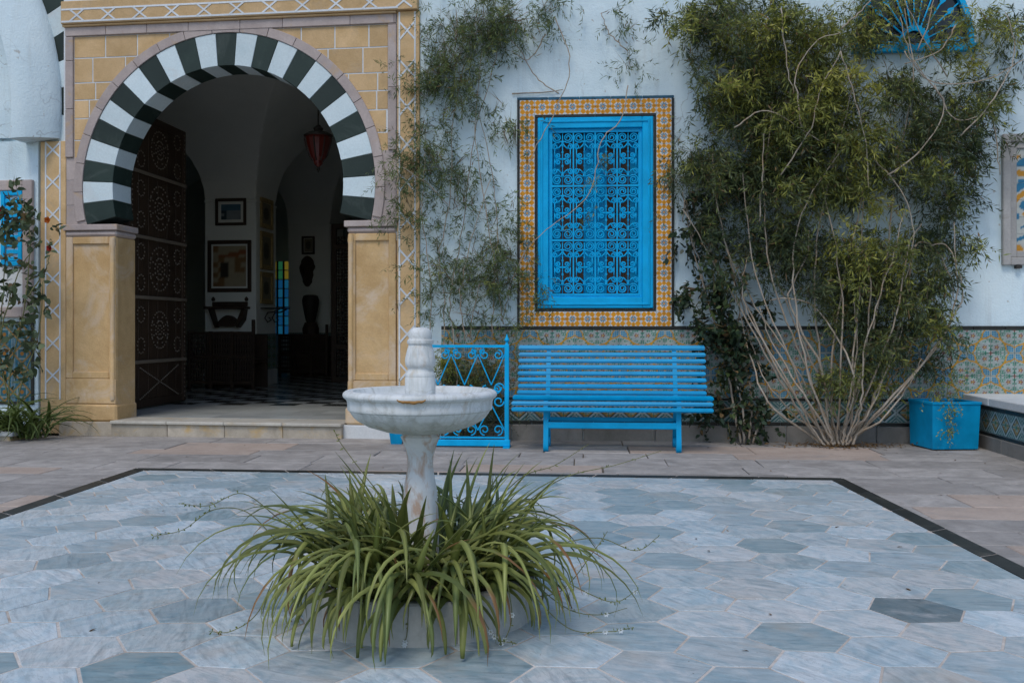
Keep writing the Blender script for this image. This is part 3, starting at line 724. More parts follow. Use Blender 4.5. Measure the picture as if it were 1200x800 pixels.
# ---------------------------------------------------------------- wall left of the portal, with its own arch
lw = thing('side_arch_wall', 'white wall with projecting plaster arch at the left edge', 'wall', PORT)
xe = pl(78, 300)[0]; x47 = pl(46, 300)[0]
part('plaster', MB().box(-9.5, xe+.0, .03, TH, 0, 6.2), M['plaster'], lw)
part('lower_wall', MB().box(-9.5, x47, -.02, .029, 0, pl(20, 166)[1]), M['plaster'], lw)
YA = -.07
def ptsP(lst, y): return [pl(a, b, y) for a, b in lst]
outer = [(-276+346*math.cos(a), 124-346*math.sin(a)) for a in [math.asin(-38/346)+(1.25+.11)*i/24 for i in range(25)]]
innr = [(-269+282*math.cos(a), 124-282*math.sin(a)) for a in [math.asin(-38/282)+(1.25+.137)*i/24 for i in range(25)]]
ao, ai = ptsP(outer, -.03), ptsP(innr, -.30); na = len(ao); av = []; NS = 6    # a splayed, softly rounded band
for (p, q) in zip(ao, ai):
    for k in range(NS+1):
        u = k/NS; yy_ = -.03-.27*math.sin(u*math.pi/2)**.9; av.append((p[0]+(q[0]-p[0])*u, yy_, p[1]+(q[1]-p[1])*u))
af = [(i*(NS+1)+k, (i+1)*(NS+1)+k, (i+1)*(NS+1)+k+1, i*(NS+1)+k+1) for i in range(na-1) for k in range(NS)]
bk_ = len(av); av += [(p[0], .03, p[1]) for p in ao] + [(q[0], .03, q[1]) for q in ai]
af += [(i*(NS+1), bk_+i, bk_+i+1, (i+1)*(NS+1)) for i in range(na-1)] + [(i*(NS+1)+NS, (i+1)*(NS+1)+NS, bk_+na+i+1, bk_+na+i) for i in range(na-1)]
af += [tuple(range(NS+1)) + (bk_+na, bk_)]
part('archivolt', MB().add(av, af), M['plaster'], lw, smooth=True)
innr2 = [(-269+283*math.cos(a), 124-283*math.sin(a)) for a in [math.asin(-38/283)+(1.25+.137)*i/24 for i in range(25)]]
part('arch_filling', MB().prism_xz(ptsP(innr2, -.03)+[pl(-260, -160, -.03), pl(-260, 162, -.03)], -.03, .028), M['plaster'], lw)
cA = pl(-269, 124, .0); rA = pl(77, 124, .0)[0]-cA[0]
for k in range(15):
    a0, a1 = -.13+.078*k, -.13+.078*(k+1)-.002
    q = [(cA[0]+r*math.cos(a), cA[1]+r*math.sin(a)) for r, a in ((rA-.12, a0), (rA+.42, a0), (rA+.42, a1), (rA-.12, a1))]
    q = [(min(p[0], xe-.002), p[1]) for p in q]
    part('voussoir', MB().prism_xz(q, .012, .031), M['vblack'] if k % 2 else M['vwhite'], lw)
l0, l1 = pl(48, 300)[0], pl(75, 300)[0]; zt2 = pl(60, 166)[1]; zb2 = pl(60, 462)[1]
part('lattice_strip', MB().box(l0, xe-.002, -.012, .0295, 0.0, zt2), M['ochre'], lw, .005)
cm3 = cross((l1-l0)*.62, .15).mesh('strap_cross', M['joint']); zz = zt2-.09; lc = l0+(l1-l0)*.55
while zz > zb2: obj('strap_cross', cm3, lw, None, (lc, -.0125, zz)); zz -= .335
for q in (-1, 1): part('strap', MB().box(lc+q*(l1-l0)*.31-.007, lc+q*(l1-l0)*.31+.007, -.017, -.0115, zb2-.05, zt2), M['joint'], lw)
# tile panel on that wall
tp0, tz1 = pl(46, 376)[0]-.06, pl(46, 377)[1]; ts3 = .20
for i in range(6):
    for j in range(4): 
        if i == 0 and j == 0: tstar = print_mesh('tile', ts3-.003, ts3-.003, .010, fn_star, 24)
        obj('tile', tstar, lw, None, (tp0-.012-(i+1)*ts3, -.0205, tz1-(j+1)*ts3-.03))
for (a, b, c, d) in ((tp0-6*ts3-.02, tp0+.02, tz1-.029, tz1+.004), (tp0-.011, tp0+.02, tz1-.03-4*ts3, tz1-.0295), (tp0-6*ts3-.02, tp0+.02, tz1-4*ts3-.062, tz1-4*ts3-.031)):
    part('tile_border', MB().box(a, b, -.038, -.0205, c, d), M['blackline'], lw, .004)
# small window there
sw_ = thing('shuttered_window', 'narrow bright blue shutter in a pale marble surround at the left edge', 'window', PORT, (pl(18, 300)[0], -.02, pl(18, 372)[1]))
ww = pl(18, 300)[0]; H_ = pl(18, 212)[1]-pl(18, 372)[1]; e_ = pl(42, 300)[0]-ww
for q in frame_mb(-e_-.25, e_, 0, H_, .11, -.05, 0): part('surround', q, M['pink'], sw_, .008)
part('surround_panel', MB().box(-e_-.14, e_-.11, -.022, 0, .11, H_-.11), M['marble'], sw_)
z0s, z1s = pl(18, 312)[1]-pl(18, 372)[1], pl(18, 225)[1]-pl(18, 372)[1]
for q in frame_mb(-.12, .12, z0s, z1s, .045, -.055, -.0225): part('shutter_frame', q, M['blue'], sw_, .004)
for k in range(9): zz = z0s+.05+(z1s-z0s-.10)*k/9; part('slat', MB().box(-.074, .074, -.046, -.0225, zz, zz+.045), M['blue'], sw_, .004)
# low marble ledge in front
lg = G(14, 517); led = thing('marble_ledge', 'low pale marble ledge on the paving under the spider plant at left', 'ledge', PORT, (PORT.inverted() @ lg))
part('slab', MB().box(-2.2, 0, 0, .5, .045, .09), M['marble'], led, .008); part('riser', MB().box(-2.2, -.03, .02, .5, -.02, .044), M['stepstone'], led)

# ---------------------------------------------------------------- vestibule seen through the arch
ves = thing('vestibule', 'dim white vaulted vestibule behind the striped arch', 'room', PORT)
YP = 5.6; ax0, ax1 = pl(240, 384, YP)[0], pl(300, 384, YP)[0]; ZS = pl(270, 235, YP)[1]; pw = ax1-ax0
PY = 3.8; PX = 3.9; FL = FLZ
span_x = PX-pw; span_y = PY-pw
def hx(x):
    u = (x-ax1) % PX
    return 1.55*math.sqrt(max(0, 1-((u-span_x/2)/(span_x/2))**2)) if u < span_x else 0
def hy(y):
    if y < YP:
        c_, h_ = (YP+.3)/2, (YP-.3)/2; return 1.55*math.sqrt(max(0, 1-((y-c_)/h_)**2))
    u = (y-YP-pw) % PY
    return 1.55*math.sqrt(max(0, 1-((u-span_y/2)/(span_y/2))**2)) if u < span_y else 0
xs = np.arange(ax0-4.2, ax1+5.4, .03); ys = np.concatenate([np.arange(.3, 13.5, .035), [13.5]])
vs = [(x, y, ZS+max(hx(x), hy(y))) for y in ys for x in xs]; k = len(xs)
fs = [(j*k+i, j*k+i+1, (j+1)*k+i+1, (j+1)*k+i) for j in range(len(ys)-1) for i in range(k-1)]
obj('vault', MB().add(vs, fs).mesh('vault', M['vault'], recalc=False), ves)
XL_, XR_ = ax0-4.1, ax1+5.2
part('wall', MB().box(XL_-.2, XL_, TH, 13.4, 0, 5.2), M['vault'], ves)
part('wall', MB().box(XR_, XR_+.2, TH, 13.4, 0, 5.2), M['vault'], ves)
part('wall', MB().box(XL_-.2, XR_+.2, 13.3, 13.5, 0, 5.2), M['vault'], ves)
part('roof', MB().box(XL_-.2, XR_+.2, .0+TH+.001, 13.6, 5.25, 5.45), M['vault'], ves)
part('front_wall', MB().box(pb1+xc-.0, XR_+.2, TH+.03, TH+.2, 0, 5.2), M['vault'], ves)
part('front_wall', MB().box(XL_-.2, pa0+xc+.1, TH+.03, TH+.2, 0, 5.2), M['vault'], ves)
for r in range(3):
    for c in (-1, 0, 1):
        y0 = YP+r*PY; x0 = ax0+c*PX
        if y0 > 13: continue
        part('pier', MB().box(x0, x0+pw, y0, y0+pw, FL, ZS+.02), M['vault'], ves, .01)
        if c == 0:
            part('impost', MB().box(x0-.012, x0+pw+.012, y0-.012, y0+pw+.012, ZS-.03, ZS+.005), M['vault'], ves, .004)
            zt_ = pl(312, 391, YP)[1]
            tz = (zt_-FL-.26)/4; td = print_mesh('tile', pw/4-.002, tz-.002, .008, fn_diamond, 10)
            for i in range(4):
                for j in range(4): obj('tile', td, ves, None, (x0+pw, y0+pw*i/4, FL+.26+j*tz), R(90))
                for j in range(4): obj('tile', td, ves, None, (x0+pw*i/4, y0, FL+.26+j*tz))
            part('pier_foot', MB().box(x0-.02, x0+pw+.02, y0-.02, y0+pw+.02, FL, FL+.255), M['marble'], ves, .005)
# floor
vf = struct('vestibule_floor', None)
vf.matrix_world = PORT
m = MB().box(XL_, XR_, .2, 13.3, -.02, FL-.012); vb = obj('bed', m.mesh('bed', M['soil']), vf)
M['ftl'] = stone('light_floor_tile', (.44,.47,.46), (.56,.58,.56), 3, .22, .04, vary=.2); M['ftd'] = stone('dark_floor_tile', (.03,.035,.035), (.06,.065,.06), 3, .20, .04, vary=.2)
T = .33; mt = [MB().box(-T/2+.001, T/2-.001, -T/2+.001, T/2-.001, -.02, 0).mesh('tile', M[q]) for q in ('ftl', 'ftd')]
far = [MB(), MB()]; nt_ = 0
for j in range(int(13/T)):
    for i in range(int((XR_-XL_)/T)):
        x, y_ = XL_+(i+.5)*T, .31+(j+.5)*T; dk = (i+j) % 2 if y_ > 2.0 else 0
        wp = PORT @ Vector((x, y_, FL)); px = 600+F*wp.x/wp.y
        if 150 < px < 412 and y_ < 9: obj('tile', mt[dk], vf, None, (x, y_, FL+random.uniform(-.0005,.0005))); nt_ += 1
        else: far[dk].box(x-T/2+.001, x+T/2-.001, y_-T/2+.001, y_+T/2-.001, FL-.02, FL)
for q, mm in zip(far, (M['ftl'], M['ftd'])): obj('tile_field', q.mesh('tile_field', mm), vf, kind='stuff')
print('vestibule tiles', nt_)
# great studded door leaf, folded back on the left
inv = PORT.inverted(); zf = CAMH-FL
def fl_pt(px, py): d = ray(px, py); t = -zf/d.z; return inv @ Vector((d.x*t, d.y*t, FL))
d0, d1 = fl_pt(150, 482), fl_pt(216, 470.5); dvec = d1-d0; DW = Vector((dvec.x, dvec.y)).length; dang = math.atan2(dvec.y, dvec.x); DH = 3.45
door = thing('studded_door', 'dark wooden door leaf with iron stud patterns standing open at left', 'door', PORT @ Matrix.Translation((d0.x, d0.y, FL)) @ Matrix.Rotation(dang, 4, 'Z'))
NB = 6
for k in range(NB): part('plank', MB().box(k*DW/NB+.002, (k+1)*DW/NB-.002, 0, .06, .02, DH), M['wood'], door, .004)
for q in frame_mb(.0, DW, .02, DH, .10, -.022, -.0005): part('rail', q, M['wood'], door, .006)
for z in (.55, 1.30, 2.0, 2.75): part('iron_band', MB().box(.0, DW, -.034, -.0225, z-.02, z+.02), M['stud'], door, .004)
stud = MB().lathe([(.011, 0), (.009, .006), (.004, .010)], 7)
def stud_ring(n, cx, cz, r, nm='stud_pattern'):
    m = MB()
    for k in range(n):
        a = 2*math.pi*k/n; x, z = cx+r*math.cos(a), cz+r*math.sin(a)
        b = len(m.v); m.add([(x+p[0], -.023-p[2] if True else 0, z+p[1]) for p in stud.v], stud.f)
    return m
def stud_line(x0, z0, x1, z1, n):
    m = MB()
    for k in range(n): x, z = x0+(x1-x0)*k/(n-1), z0+(z1-z0)*k/(n-1); m.add([(x+p[0], -.023-p[2], z+p[1]) for p in stud.v], stud.f)
    return m
for x in (.05, DW-.05): part('stud_row', stud_line(x, .08, x, DH-.06, 58), M['stud'], door)
for (cz, rr) in ((.92, .22), (1.65, .26), (2.38, .26), (3.08, .22)):
    part('stud_pattern', stud_ring(26, DW/2, cz, rr), M['stud'], door); part('stud_pattern', stud_ring(14, DW/2, cz, rr*.5), M['stud'], door)
    for sx in (.26, DW-.26):
        for dz in (-.18, .18): part('stud_pattern', stud_ring(12, sx, cz+dz, .09), M['stud'], door)
    star = MB()
    for k in range(8):
        a = math.pi*k/4+.39; star.add(stud_line(DW/2, cz, DW/2+rr*math.cos(a), cz+rr*math.sin(a), 5).v, stud_line(DW/2, cz, DW/2+rr*math.cos(a), cz+rr*math.sin(a), 5).f)
    part('stud_pattern', star, M['stud'], door)
for sx in (-1, 1): part('stud_pattern', stud_line(DW/2, .30, DW/2+sx*.5, .12, 14), M['stud'], door); part('stud_pattern', stud_line(DW/2, .30, DW/2+sx*.5, .48, 14), M['stud'], door)
# pierced door leaf on the right inside
yy = 7.0; gx = pl(388, 384, yy)[0]; gz1_ = pl(398, 262, yy)[1]
pd_ = thing('pierced_door', 'dark door with pierced lattice panels at the right of the vestibule', 'door', PORT, (gx, yy, FL))
GHt = gz1_-FL
for q in frame_mb(0, .9, 0, GHt, .09, 0, .06): part('stile', q, M['wood'], pd_, .005)
for z in (.62, 1.70, 2.35): part('rail', MB().box(.09, .81, .0, .06, z-.04, z+.04), M['wood'], pd_)
lm = MB()
for i in range(13):
    for j in range(44):
        z = .12+j*.055
        if z > GHt-.15: break
        lm.prism_xz([(.10+i*.055, z+.02), (.128+i*.055, z-.008), (.156+i*.055, z+.02), (.128+i*.055, z+.048)], .02, .035)
part('lattice', lm, M['wood'], pd_)
# settles in front of the piers
def settle(label, px_a, px_b, py_top, py_bot, y_, dang_=0):
    xa_, zt_ = pl(px_a, py_top, y_); xb_, _ = pl(px_b, py_top, y_); H = zt_-FL; W_ = xb_-xa_
    s = thing('wooden_settle', label, 'bench', PORT, (xa_, y_, FL), R(dang_), 'turned wood settles in the vestibule')
    npn = 3
    for k in range(npn+1): part('post', MB().box(k*W_/npn-.025, k*W_/npn+.025, -.025, .025, 0, H+(.18 if k == npn else -.001)), M['wood'], s, .008)
    for z in (.10, H*.55, H-.03): part('rail', MB().box(.0, W_, -.018, .018, z-.025, z+.025), M['wood'], s, .005)
    for k in range(npn):
        m = MB(); x0 = k*W_/npn+.03; wi = W_/npn-.06
        for i in range(7):
            xx = x0+wi*(i+.5)/7; zs = [.13+(H-.18)*q/16 for q in range(17)]
            m.tube([(xx, 0, z) for z in zs], [(.018 if q % 2 else .008) for q in range(17)], 6)
        part('spindle_screen', m, M['wood'], s, smooth=True)
    part('seat', MB().box(.0, W_, .03, .55, .40, .45), M['wood'], s, .006); part('back', MB().box(.0, W_, .555, .59, .0, H-.05), M['wood'], s, .006)
    return s
settle('dark turned wood settle below the pictures on the near pier', 222, 297, 388, 458, 4.95)
settle('dark turned wood settle further back, below the vase', 328, 383, 391, 450, 8.75)
# pictures
def picture(label, px_a, px_b, py_a, py_b, y_, fn, fm, rim=.05, mat_w=.04, rot=None, org=None):
    if org is None:
        xa_, z1 = pl(px_a, py_a, y_); xb_, z0 = pl(px_b, py_b, y_); W_, H_ = xb_-xa_, z1-z0
        t_ = thing('framed_picture', label, 'picture', PORT, (xa_, y_-.002, z0))
    else:
        W_, H_, o = org; t_ = thing('framed_picture', label, 'picture', PORT, o, rot)
    for q in frame_mb(0, W_, 0, H_, rim, -.035, 0): part('frame', q, fm, t_, .006)
    part('mount', MB().box(rim, W_-rim, -.010, 0, rim, H_-rim), M['vault'] if fm is M['wood'] else M['gold'], t_)
    k = rim+mat_w; obj('canvas', print_mesh('canvas', W_-2*k, H_-2*k, .012, fn, 16, M['picture']), t_, None, (k, 0, k))
def fn_sea(u, v): return (.10,.20,.28) if v > .62 else ((.30,.34,.36) if _h(int(u*7), int(v*5)) > .5 else (.05,.08,.10))
def fn_fig(u, v):
    if abs(u-.35) < .10 and .2 < v < .6: return (.05,.04,.03)
    if v > .72 and abs((v-.72)-(u-.3)*.2) < .06: return (.28,.10,.04)
    return (.40,.33,.22) if _h(int(u*6), int(v*8)) > .35 else (.25,.14,.06)
def fn_dim(u, v): return (.10,.09,.07) if (u-.5)**2+(v-.5)**2 < .1 else (.25,.22,.15)
picture('dark framed blue harbour picture on the near pier', 253, 289, 233, 264, YP, fn_sea, M['wood'], .045, .05)
picture('large brown framed figure painting under the harbour picture', 244, 295, 282, 342, YP, fn_fig, M['wood'], .06, .03)
yb_ = YP+PY
picture('small dark picture on the far pier', 354, 369, 277, 298, yb_, fn_dim, M['wood'], .04, .01)
for lab, pa_, pb_ in (('topmost gilt framed picture on the side of the near pier', 233, 268), ('middle gilt framed picture on the side of the near pier', 272, 316), ('lowest gilt framed picture on the side of the near pier', 319, 356)):
    z1, z0 = pl(312, pa_, YP+.4)[1], pl(312, pb_, YP+.4)[1]
    picture(lab, 0, 0, 0, 0, 0, fn_dim, M['gold'], .06, .02, R(90), (.52, z1-z0, (ax1+.002, YP+.15, z0)))
# shelf, carved sconce, vase, bracket, coloured glass, lantern
x_, z_ = pl(270, 384, YP); sh = thing('carved_shelf', 'dark carved wall shelf above the near settle', 'shelf', PORT, (x_, YP-.002, z_))
part('board', MB().box(-.34, .34, -.26, 0, .30, .34), M['wood'], sh, .008); part('back_rail', MB().box(-.30, .30, -.03, 0, .345, .42), M['wood'], sh, .008)
for s in (-1, 1): part('bracket', MB().prism_xz([(s*.28-.02, .298), (s*.28+.02, .298), (s*.24+.03, .12), (s*.18, .0), (s*.18-.03, .05)], -.18, 0), M['wood'], sh, .006); part('finial', MB().lathe([(.02,.43),(.035,.46),(.01,.50)], 10, s*.28, -.02), M['wood'], sh, smooth=True)
part('apron', MB().prism_xz([(-.16+.32*i/12, .10+.10*math.sin(math.pi*i/12)) for i in range(13)]+[(.16,.02),(-.16,.02)], -.12, 0), M['wood'], sh, .004)
x_, z_ = pl(361, 318, yb_); sc_ = thing('carved_sconce', 'dark carved wall sconce above the vase on the far pier', 'sconce', PORT, (x_, yb_-.002, z_))
part('carving', MB().prism_xz([(math.cos(2*math.pi*i/24)*(.15+.02*(i % 2))*(1.0 if math.sin(2*math.pi*i/24) > 0 else .75), math.sin(2*math.pi*i/24)*.31) for i in range(24)], -.07, 0), M['wood'], sc_, .02); part('cup', MB().lathe([(.03,-.10),(.07,-.02),(.08,.06)], 12, 0, -.12), M['wood'], sc_, smooth=True)
x_, z_ = pl(362, 391, 8.9); vz = thing('patterned_vase', 'tall dark patterned vase on a small stand above the far settle', 'vase', PORT, (x_, 9.0, FL))
zb3 = z_-FL
part('stand', MB().lathe([(.16,0),(.16,.04),(.08,.08),(.07,zb3-.10),(.16,zb3-.04),(.17,zb3+.10),(.12,zb3+.22)], 8), M['wood'], vz)
part('body', MB().lathe([(.08,zb3+.22),(.10,zb3+.28),(.13,zb3+.42),(.16,zb3+.58),(.165,zb3+.66),(.14,zb3+.74),(.10,zb3+.76)], 24), M['iron'], vz, smooth=True)
br = thing('iron_bracket', 'small scrolled iron console on the side of the near pier', 'bracket', PORT, (ax1+.002, YP+.4, pl(312, 362, YP+.4)[1]))
part('shelf_plate', MB().box(0, .34, -.22, .22, 0, .02), M['iron'], br)
for s in (-1, 1): part('scroll', MB().tube([(.30, s*.16, -.005), (.20, s*.16, -.05), (.10, s*.16, -.06), (.05, s*.16, -.15), (.10, s*.16, -.22), (.16, s*.16, -.18), (.12, s*.16, -.14)], .012, 6), M['iron'], br)
yg = 12.6; cg = thing('coloured_glass_window', 'narrow window with blue and yellow panes deep in the vestibule', 'window', PORT, (pl(318, 390, yg)[0], yg, pl(318, 392, yg)[1]))
GW, GH_ = pl(340, 390, yg)[0]-pl(318, 390, yg)[0], pl(318, 306, yg)[1]-pl(318, 392, yg)[1]
for k in range(4): part('mullion', MB().box(GW*k/3-.02, GW*k/3+.02, -.03, .03, 0, GH_), M['wood'], cg)
pal = [(.02,.22,.55), (.03,.32,.60), (.55,.42,.05), (.05,.35,.16)]
pm = []
for k, c in enumerate(pal):
    t = NT('lit_pane_%d' % k); t.b.inputs['Emission Color'].default_value = (*c, 1); t.b.inputs['Emission Strength'].default_value = .14; pm.append(t.fin(c, .2))
for k in range(3):
    for j in range(8): part('pane', MB().box(GW*k/3+.021, GW*(k+1)/3-.021, -.005, .005, GH_*j/8+.012, GH_*(j+1)/8-.012), pm[(2+(k % 2)) if j >= 6 else (j+k) % 2], cg)
yl = 1.9; lx, lz = pl(373, 172, yl); lan = thing('hanging_lantern', 'red glass lantern hanging inside the striped arch', 'lantern', PORT, (lx, yl, lz))
part('body', MB().lathe([(.02,-.24),(.05,-.21),(.06,-.17),(.10,-.13),(.11,-.10),(.15,.02),(.165,.09),(.16,.12)], 16), M['redglass'], lan)
for k in range(8):
    a = 2*math.pi*k/8; part('rib', MB().tube([(r*math.cos(a), r*math.sin(a), z) for r, z in ((.065,-.17),(.115,-.10),(.156,.02),(.17,.10))], .008, 5), M['iron'], lan)
part('cap', MB().lathe([(.17,.12),(.175,.135),(.12,.17),(.05,.19),(.06,.22),(.02,.26)], 16), M['iron'], lan, smooth=True)
part('tip', MB().lathe([(.004,-.31),(.022,-.27),(.012,-.24)], 10), M['iron'], lan, smooth=True)
ztop = ZS+max(hx(lx), hy(yl))-lz
part('chain', MB().tube([(0,0,.25),(0,0,ztop)], .010, 6), M['iron'], lan)
# ---------------------------------------------------------------- fountain
FD = 3.82; FSC = FD/F; FX = (492.5-600)*FSC
FP = Vector((FX, FD, 0)); zpx = lambda py: CAMH-(py-HY)*FSC
fo = thing('marble_fountain', 'white marble basin fountain on a stained column amid the spider plants', 'fountain', ID, FP)
def prof(lst, oy, k): return [(hw/k*FSC, zpx(oy+y/k)) for hw, y in lst]
sh_ = prof([(70,800),(68,762),(64,700),(60,640),(52,600),(47,560),(48,530),(55,500),(63,475),(73,452),(66,446),(60,440)], 370, 3.2)
sh_[0] = (sh_[0][0], .10)
part('column', MB().lathe(sh_, 48, mod=lambda r, z, q: r*(1+.018*math.cos(8*q))), M['shaft'], fo, smooth=True)
bp = prof([(40,446),(66,441),(130,431),(197,410),(232,390),(248,376),(260,358),(263,352),(268,350),(270,347),(271,320),(275,310),(284,303),(288,296),(287,288),(281,281),(272,277),(262,276),(250,279),(240,300),(180,330),(90,338),(5,340)], 370, 3.2)
def flute(r, z, q):
    zt, zb = zpx(370+362/3.2), zpx(370+432/3.2)
    if zb < z < zt and r > .09: return r-.010*max(0, math.cos(q*20))**3*math.sin(math.pi*(z-zb)/(zt-zb))
    return r
bp2 = []
for (a, b) in zip(bp, bp[1:]):
    for k in range(3): bp2.append((a[0]+(b[0]-a[0])*k/3, a[1]+(b[1]-a[1])*k/3))
bp2.append(bp[-1])
part('basin', MB().lathe(bp2, 176, mod=flute), M['fmarble'], fo, smooth=True)
FT = zpx(458)
fp = [(max(.004, hw*.000526), CAMH-(380+y/6.316-HY)*FSC) for hw, y in [(113,540),(113,395),(110,389),(112,380),(108,362),(100,350),(95,340),(93,325),(97,318),(108,305),(113,275),(112,255),(106,225),(99,195),(92,170),(86,152),(86,148),(96,142),(98,130),(96,116),(86,110),(85,104),(87,86),(84,62),(75,42),(58,27),(30,22),(4,21)]]
def fin_mod(r, z, q):
    za, zb = fp[15][1], fp[9][1]
    if zb < z < za: return r*(1-.05*max(0, math.cos(q*8))**6*math.sin(math.pi*(z-zb)/(za-zb)))
    return r
fp2 = []
for (a, b) in zip(fp, fp[1:]):
    for k in range(2): fp2.append((a[0]+(b[0]-a[0])*k/2, a[1]+(b[1]-a[1])*k/2))
fp2.append(fp[-1])
part('finial', MB().lathe(fp2, 96, mod=fin_mod), M['fmarble'], fo, smooth=True)
# chipped rim: a rusty break on the front of the lip
ch = MB(); rr = 288/3.2*FSC
ring = []
for k in range(15):
    a = R(-92-9+20*k/14) ; dz = -.001-.009*math.sin(math.pi*k/14)**.7+random.uniform(-.002,.002)
    ring.append((math.cos(a), math.sin(a), dz))
zt = zpx(370+284/3.2)
for r_, zz in ((rr-.002, 0), (rr+.0025, .35), (rr+.0025, .75), (rr-.002, 1.0)): pass
vs = []
for c_, s_, dz in ring: vs += [(c_*(rr-.003), s_*(rr-.003), zt-.006+dz*.55), (c_*(rr+.002), s_*(rr+.002), zt-.012+dz*.8), (c_*(rr-.002), s_*(rr-.002), zt-.016+dz*1.0)]
ch.add(vs, [(3*i+j, 3*i+3+j, 3*i+4+j, 3*i+1+j) for i in range(14) for j in range(2)])
part('chipped_edge', ch, M['rust'], fo)
pc = thing('round_planter', 'low round grey stone planter ring at the foot of the fountain', 'planter', ID, FP)
PR = .445
m = MB(); nseg = 8
for k in range(nseg):
    a0, a1 = 2*math.pi*(k+.5)/nseg+.002, 2*math.pi*(k+1.5)/nseg-.002; m = MB(); n = 8
    pts = [((PR)*math.cos(a0+(a1-a0)*i/n), PR*math.sin(a0+(a1-a0)*i/n)) for i in range(n+1)] + [((PR-.075)*math.cos(a1+(a0-a1)*i/n), (PR-.075)*math.sin(a1+(a0-a1)*i/n)) for i in range(n+1)]
    part('curb_stone', MB().prism_xy(pts, -.01, .150), M['curb'], pc, .008)
part('earth', MB().lathe([(.37,.0),(.37,.125),(.2,.135),(.03,.13)], 32), M['earth'], pc)

# ---------------------------------------------------------------- strap-leaved plants
def set_leaf(me, cols):
    at = me.color_attributes.new('leaf', 'FLOAT_COLOR', 'POINT'); at.data.foreach_set('color', np.asarray(cols, dtype=np.float32).ravel())
def blade(base, az, e0, e1, L, w, col, col2, floor=.012, n=11, tip=None):
    p = Vector(base); vs = []; cols = []; curl = random.uniform(-.35,.35)
    for k in range(n+1):
        t_ = k/n; e = e0+(e1-e0)*t_**1.25; a = az+curl*t_
        d = Vector((math.cos(a)*math.cos(e), math.sin(a)*math.cos(e), math.sin(e)))
        if k: p = p+d*(L/n)
        if p.z < floor: p.z = floor+.002*k/n
        side = Vector((-math.sin(a), math.cos(a), 0)); up = side.cross(d); 
        ww = w*min(1, (.55+t_*2.2))*(1-max(0, t_-.45)/.55)**.75 if k < n else .0006
        vs += [p-side*ww+up*ww*-.0+up*ww*.5, p-up*ww*.2, p+side*ww+up*ww*.5]
        c = col if tip is None or t_ < .72 else tip; s_ = col2 if tip is None or t_ < .72 else tip
        cols += [(*c, 1), (*s_, 1), (*c, 1)]
    fs = [(3*k+j, 3*k+j+1, 3*k+3+j+1, 3*k+3+j) for k in range(n) for j in range(2)]
    return vs, fs, cols
def blade_part(parent, *a, **kw):
    vs, fs, cols = blade(*a, **kw); me = MB().add(vs, fs).mesh('blade', M['blade'], recalc=False, smooth='all'); set_leaf(me, cols); return obj('blade', me, parent)
def blade_col():
    k = random.random(); g = random.uniform(.8, 1.2)
    if k < .55: c = (.135*g, .155*g, .038*g)
    elif k < .85: c = (.085*g, .110*g, .030*g)
    else: c = (.17*g, .19*g, .05*g)
    f_ = 2.3 if random.random() < .6 else 1.3; return c, (c[0]*f_, c[1]*f_*.96, c[2]*f_*1.2)
random.seed(21)
spi = thing('spider_plant', 'mass of arching spider plant leaves filling the round planter', 'plant', ID, FP)
cent = [(math.cos(a)*r, math.sin(a)*r) for a, r in [(R(25),.28),(R(62),.30),(R(118),.30),(R(158),.28),(R(192),.33),(R(222),.35),(R(248),.37),(R(270),.37),(R(292),.37),(R(318),.35),(R(348),.33),(R(235),.24),(R(305),.24)]]
nb = 0
for ci, (cx, cy) in enumerate(cent):
    for k in range(25 if 4 <= ci <= 10 else 18):
        out = math.atan2(cy, cx); az = out+random.gauss(0, 1.05) if random.random() < .75 else random.uniform(0, 6.28)
        e0 = R(random.uniform(52, 86)); e1 = R(random.uniform(-110, -55) if cy < 0 else random.uniform(-75, -25)); L = random.uniform(.40, .70) if cy > 0 else random.uniform(.42, .74)
        if 4 <= ci <= 10 and k % 5 < 2: e0 = R(random.uniform(15, 60)); e1 = R(random.uniform(-118, -85)); L = random.uniform(.26, .44); az = out+random.gauss(0, .6)
        if random.random() < .14: e1 = R(random.uniform(10, 50)); L *= .8
        inward = math.cos(az-out) < -.1
        if inward: L *= .62; e1 = R(random.uniform(-20, 45))
        c, c2 = blade_col(); tip = (.22,.12,.05) if random.random() < .10 else None
        blade_part(spi, (cx+random.gauss(0,.022), cy+random.gauss(0,.022), .15), az, e0, e1, L, random.uniform(.0085,.0165), c, c2, tip=tip); nb += 1
blade_part(spi, (.24, .02, .15), R(60), R(86), R(66), .50, .012, (.12,.14,.03), (.20,.21,.07))
blade_part(spi, (.27, -.26, .15), R(-40), R(70), R(-86), .46, .011, (.11,.12,.03), (.16,.17,.05), tip=(.30,.10,.035))
mass = MB(); mcols = []
for k in range(210):
    a = random.uniform(0, 6.28); r = random.uniform(.10, .34); az = a+random.gauss(0, 1.0); c, c2 = blade_col()
    vs, fs, cols = blade((r*math.cos(a), r*math.sin(a), .15), az, R(random.uniform(66, 89)), R(random.uniform(-50, 58)), random.uniform(.30, .54)*(.8 if math.cos(az-a) < 0 else 1), random.uniform(.009,.016), c, c2)
    mass.add(vs, fs); mcols += cols
me = mass.mesh('blade_mass', M['blade'], recalc=False, smooth='all'); set_leaf(me, mcols); obj('blade_mass', me, spi, kind='stuff')
print('blades', nb)
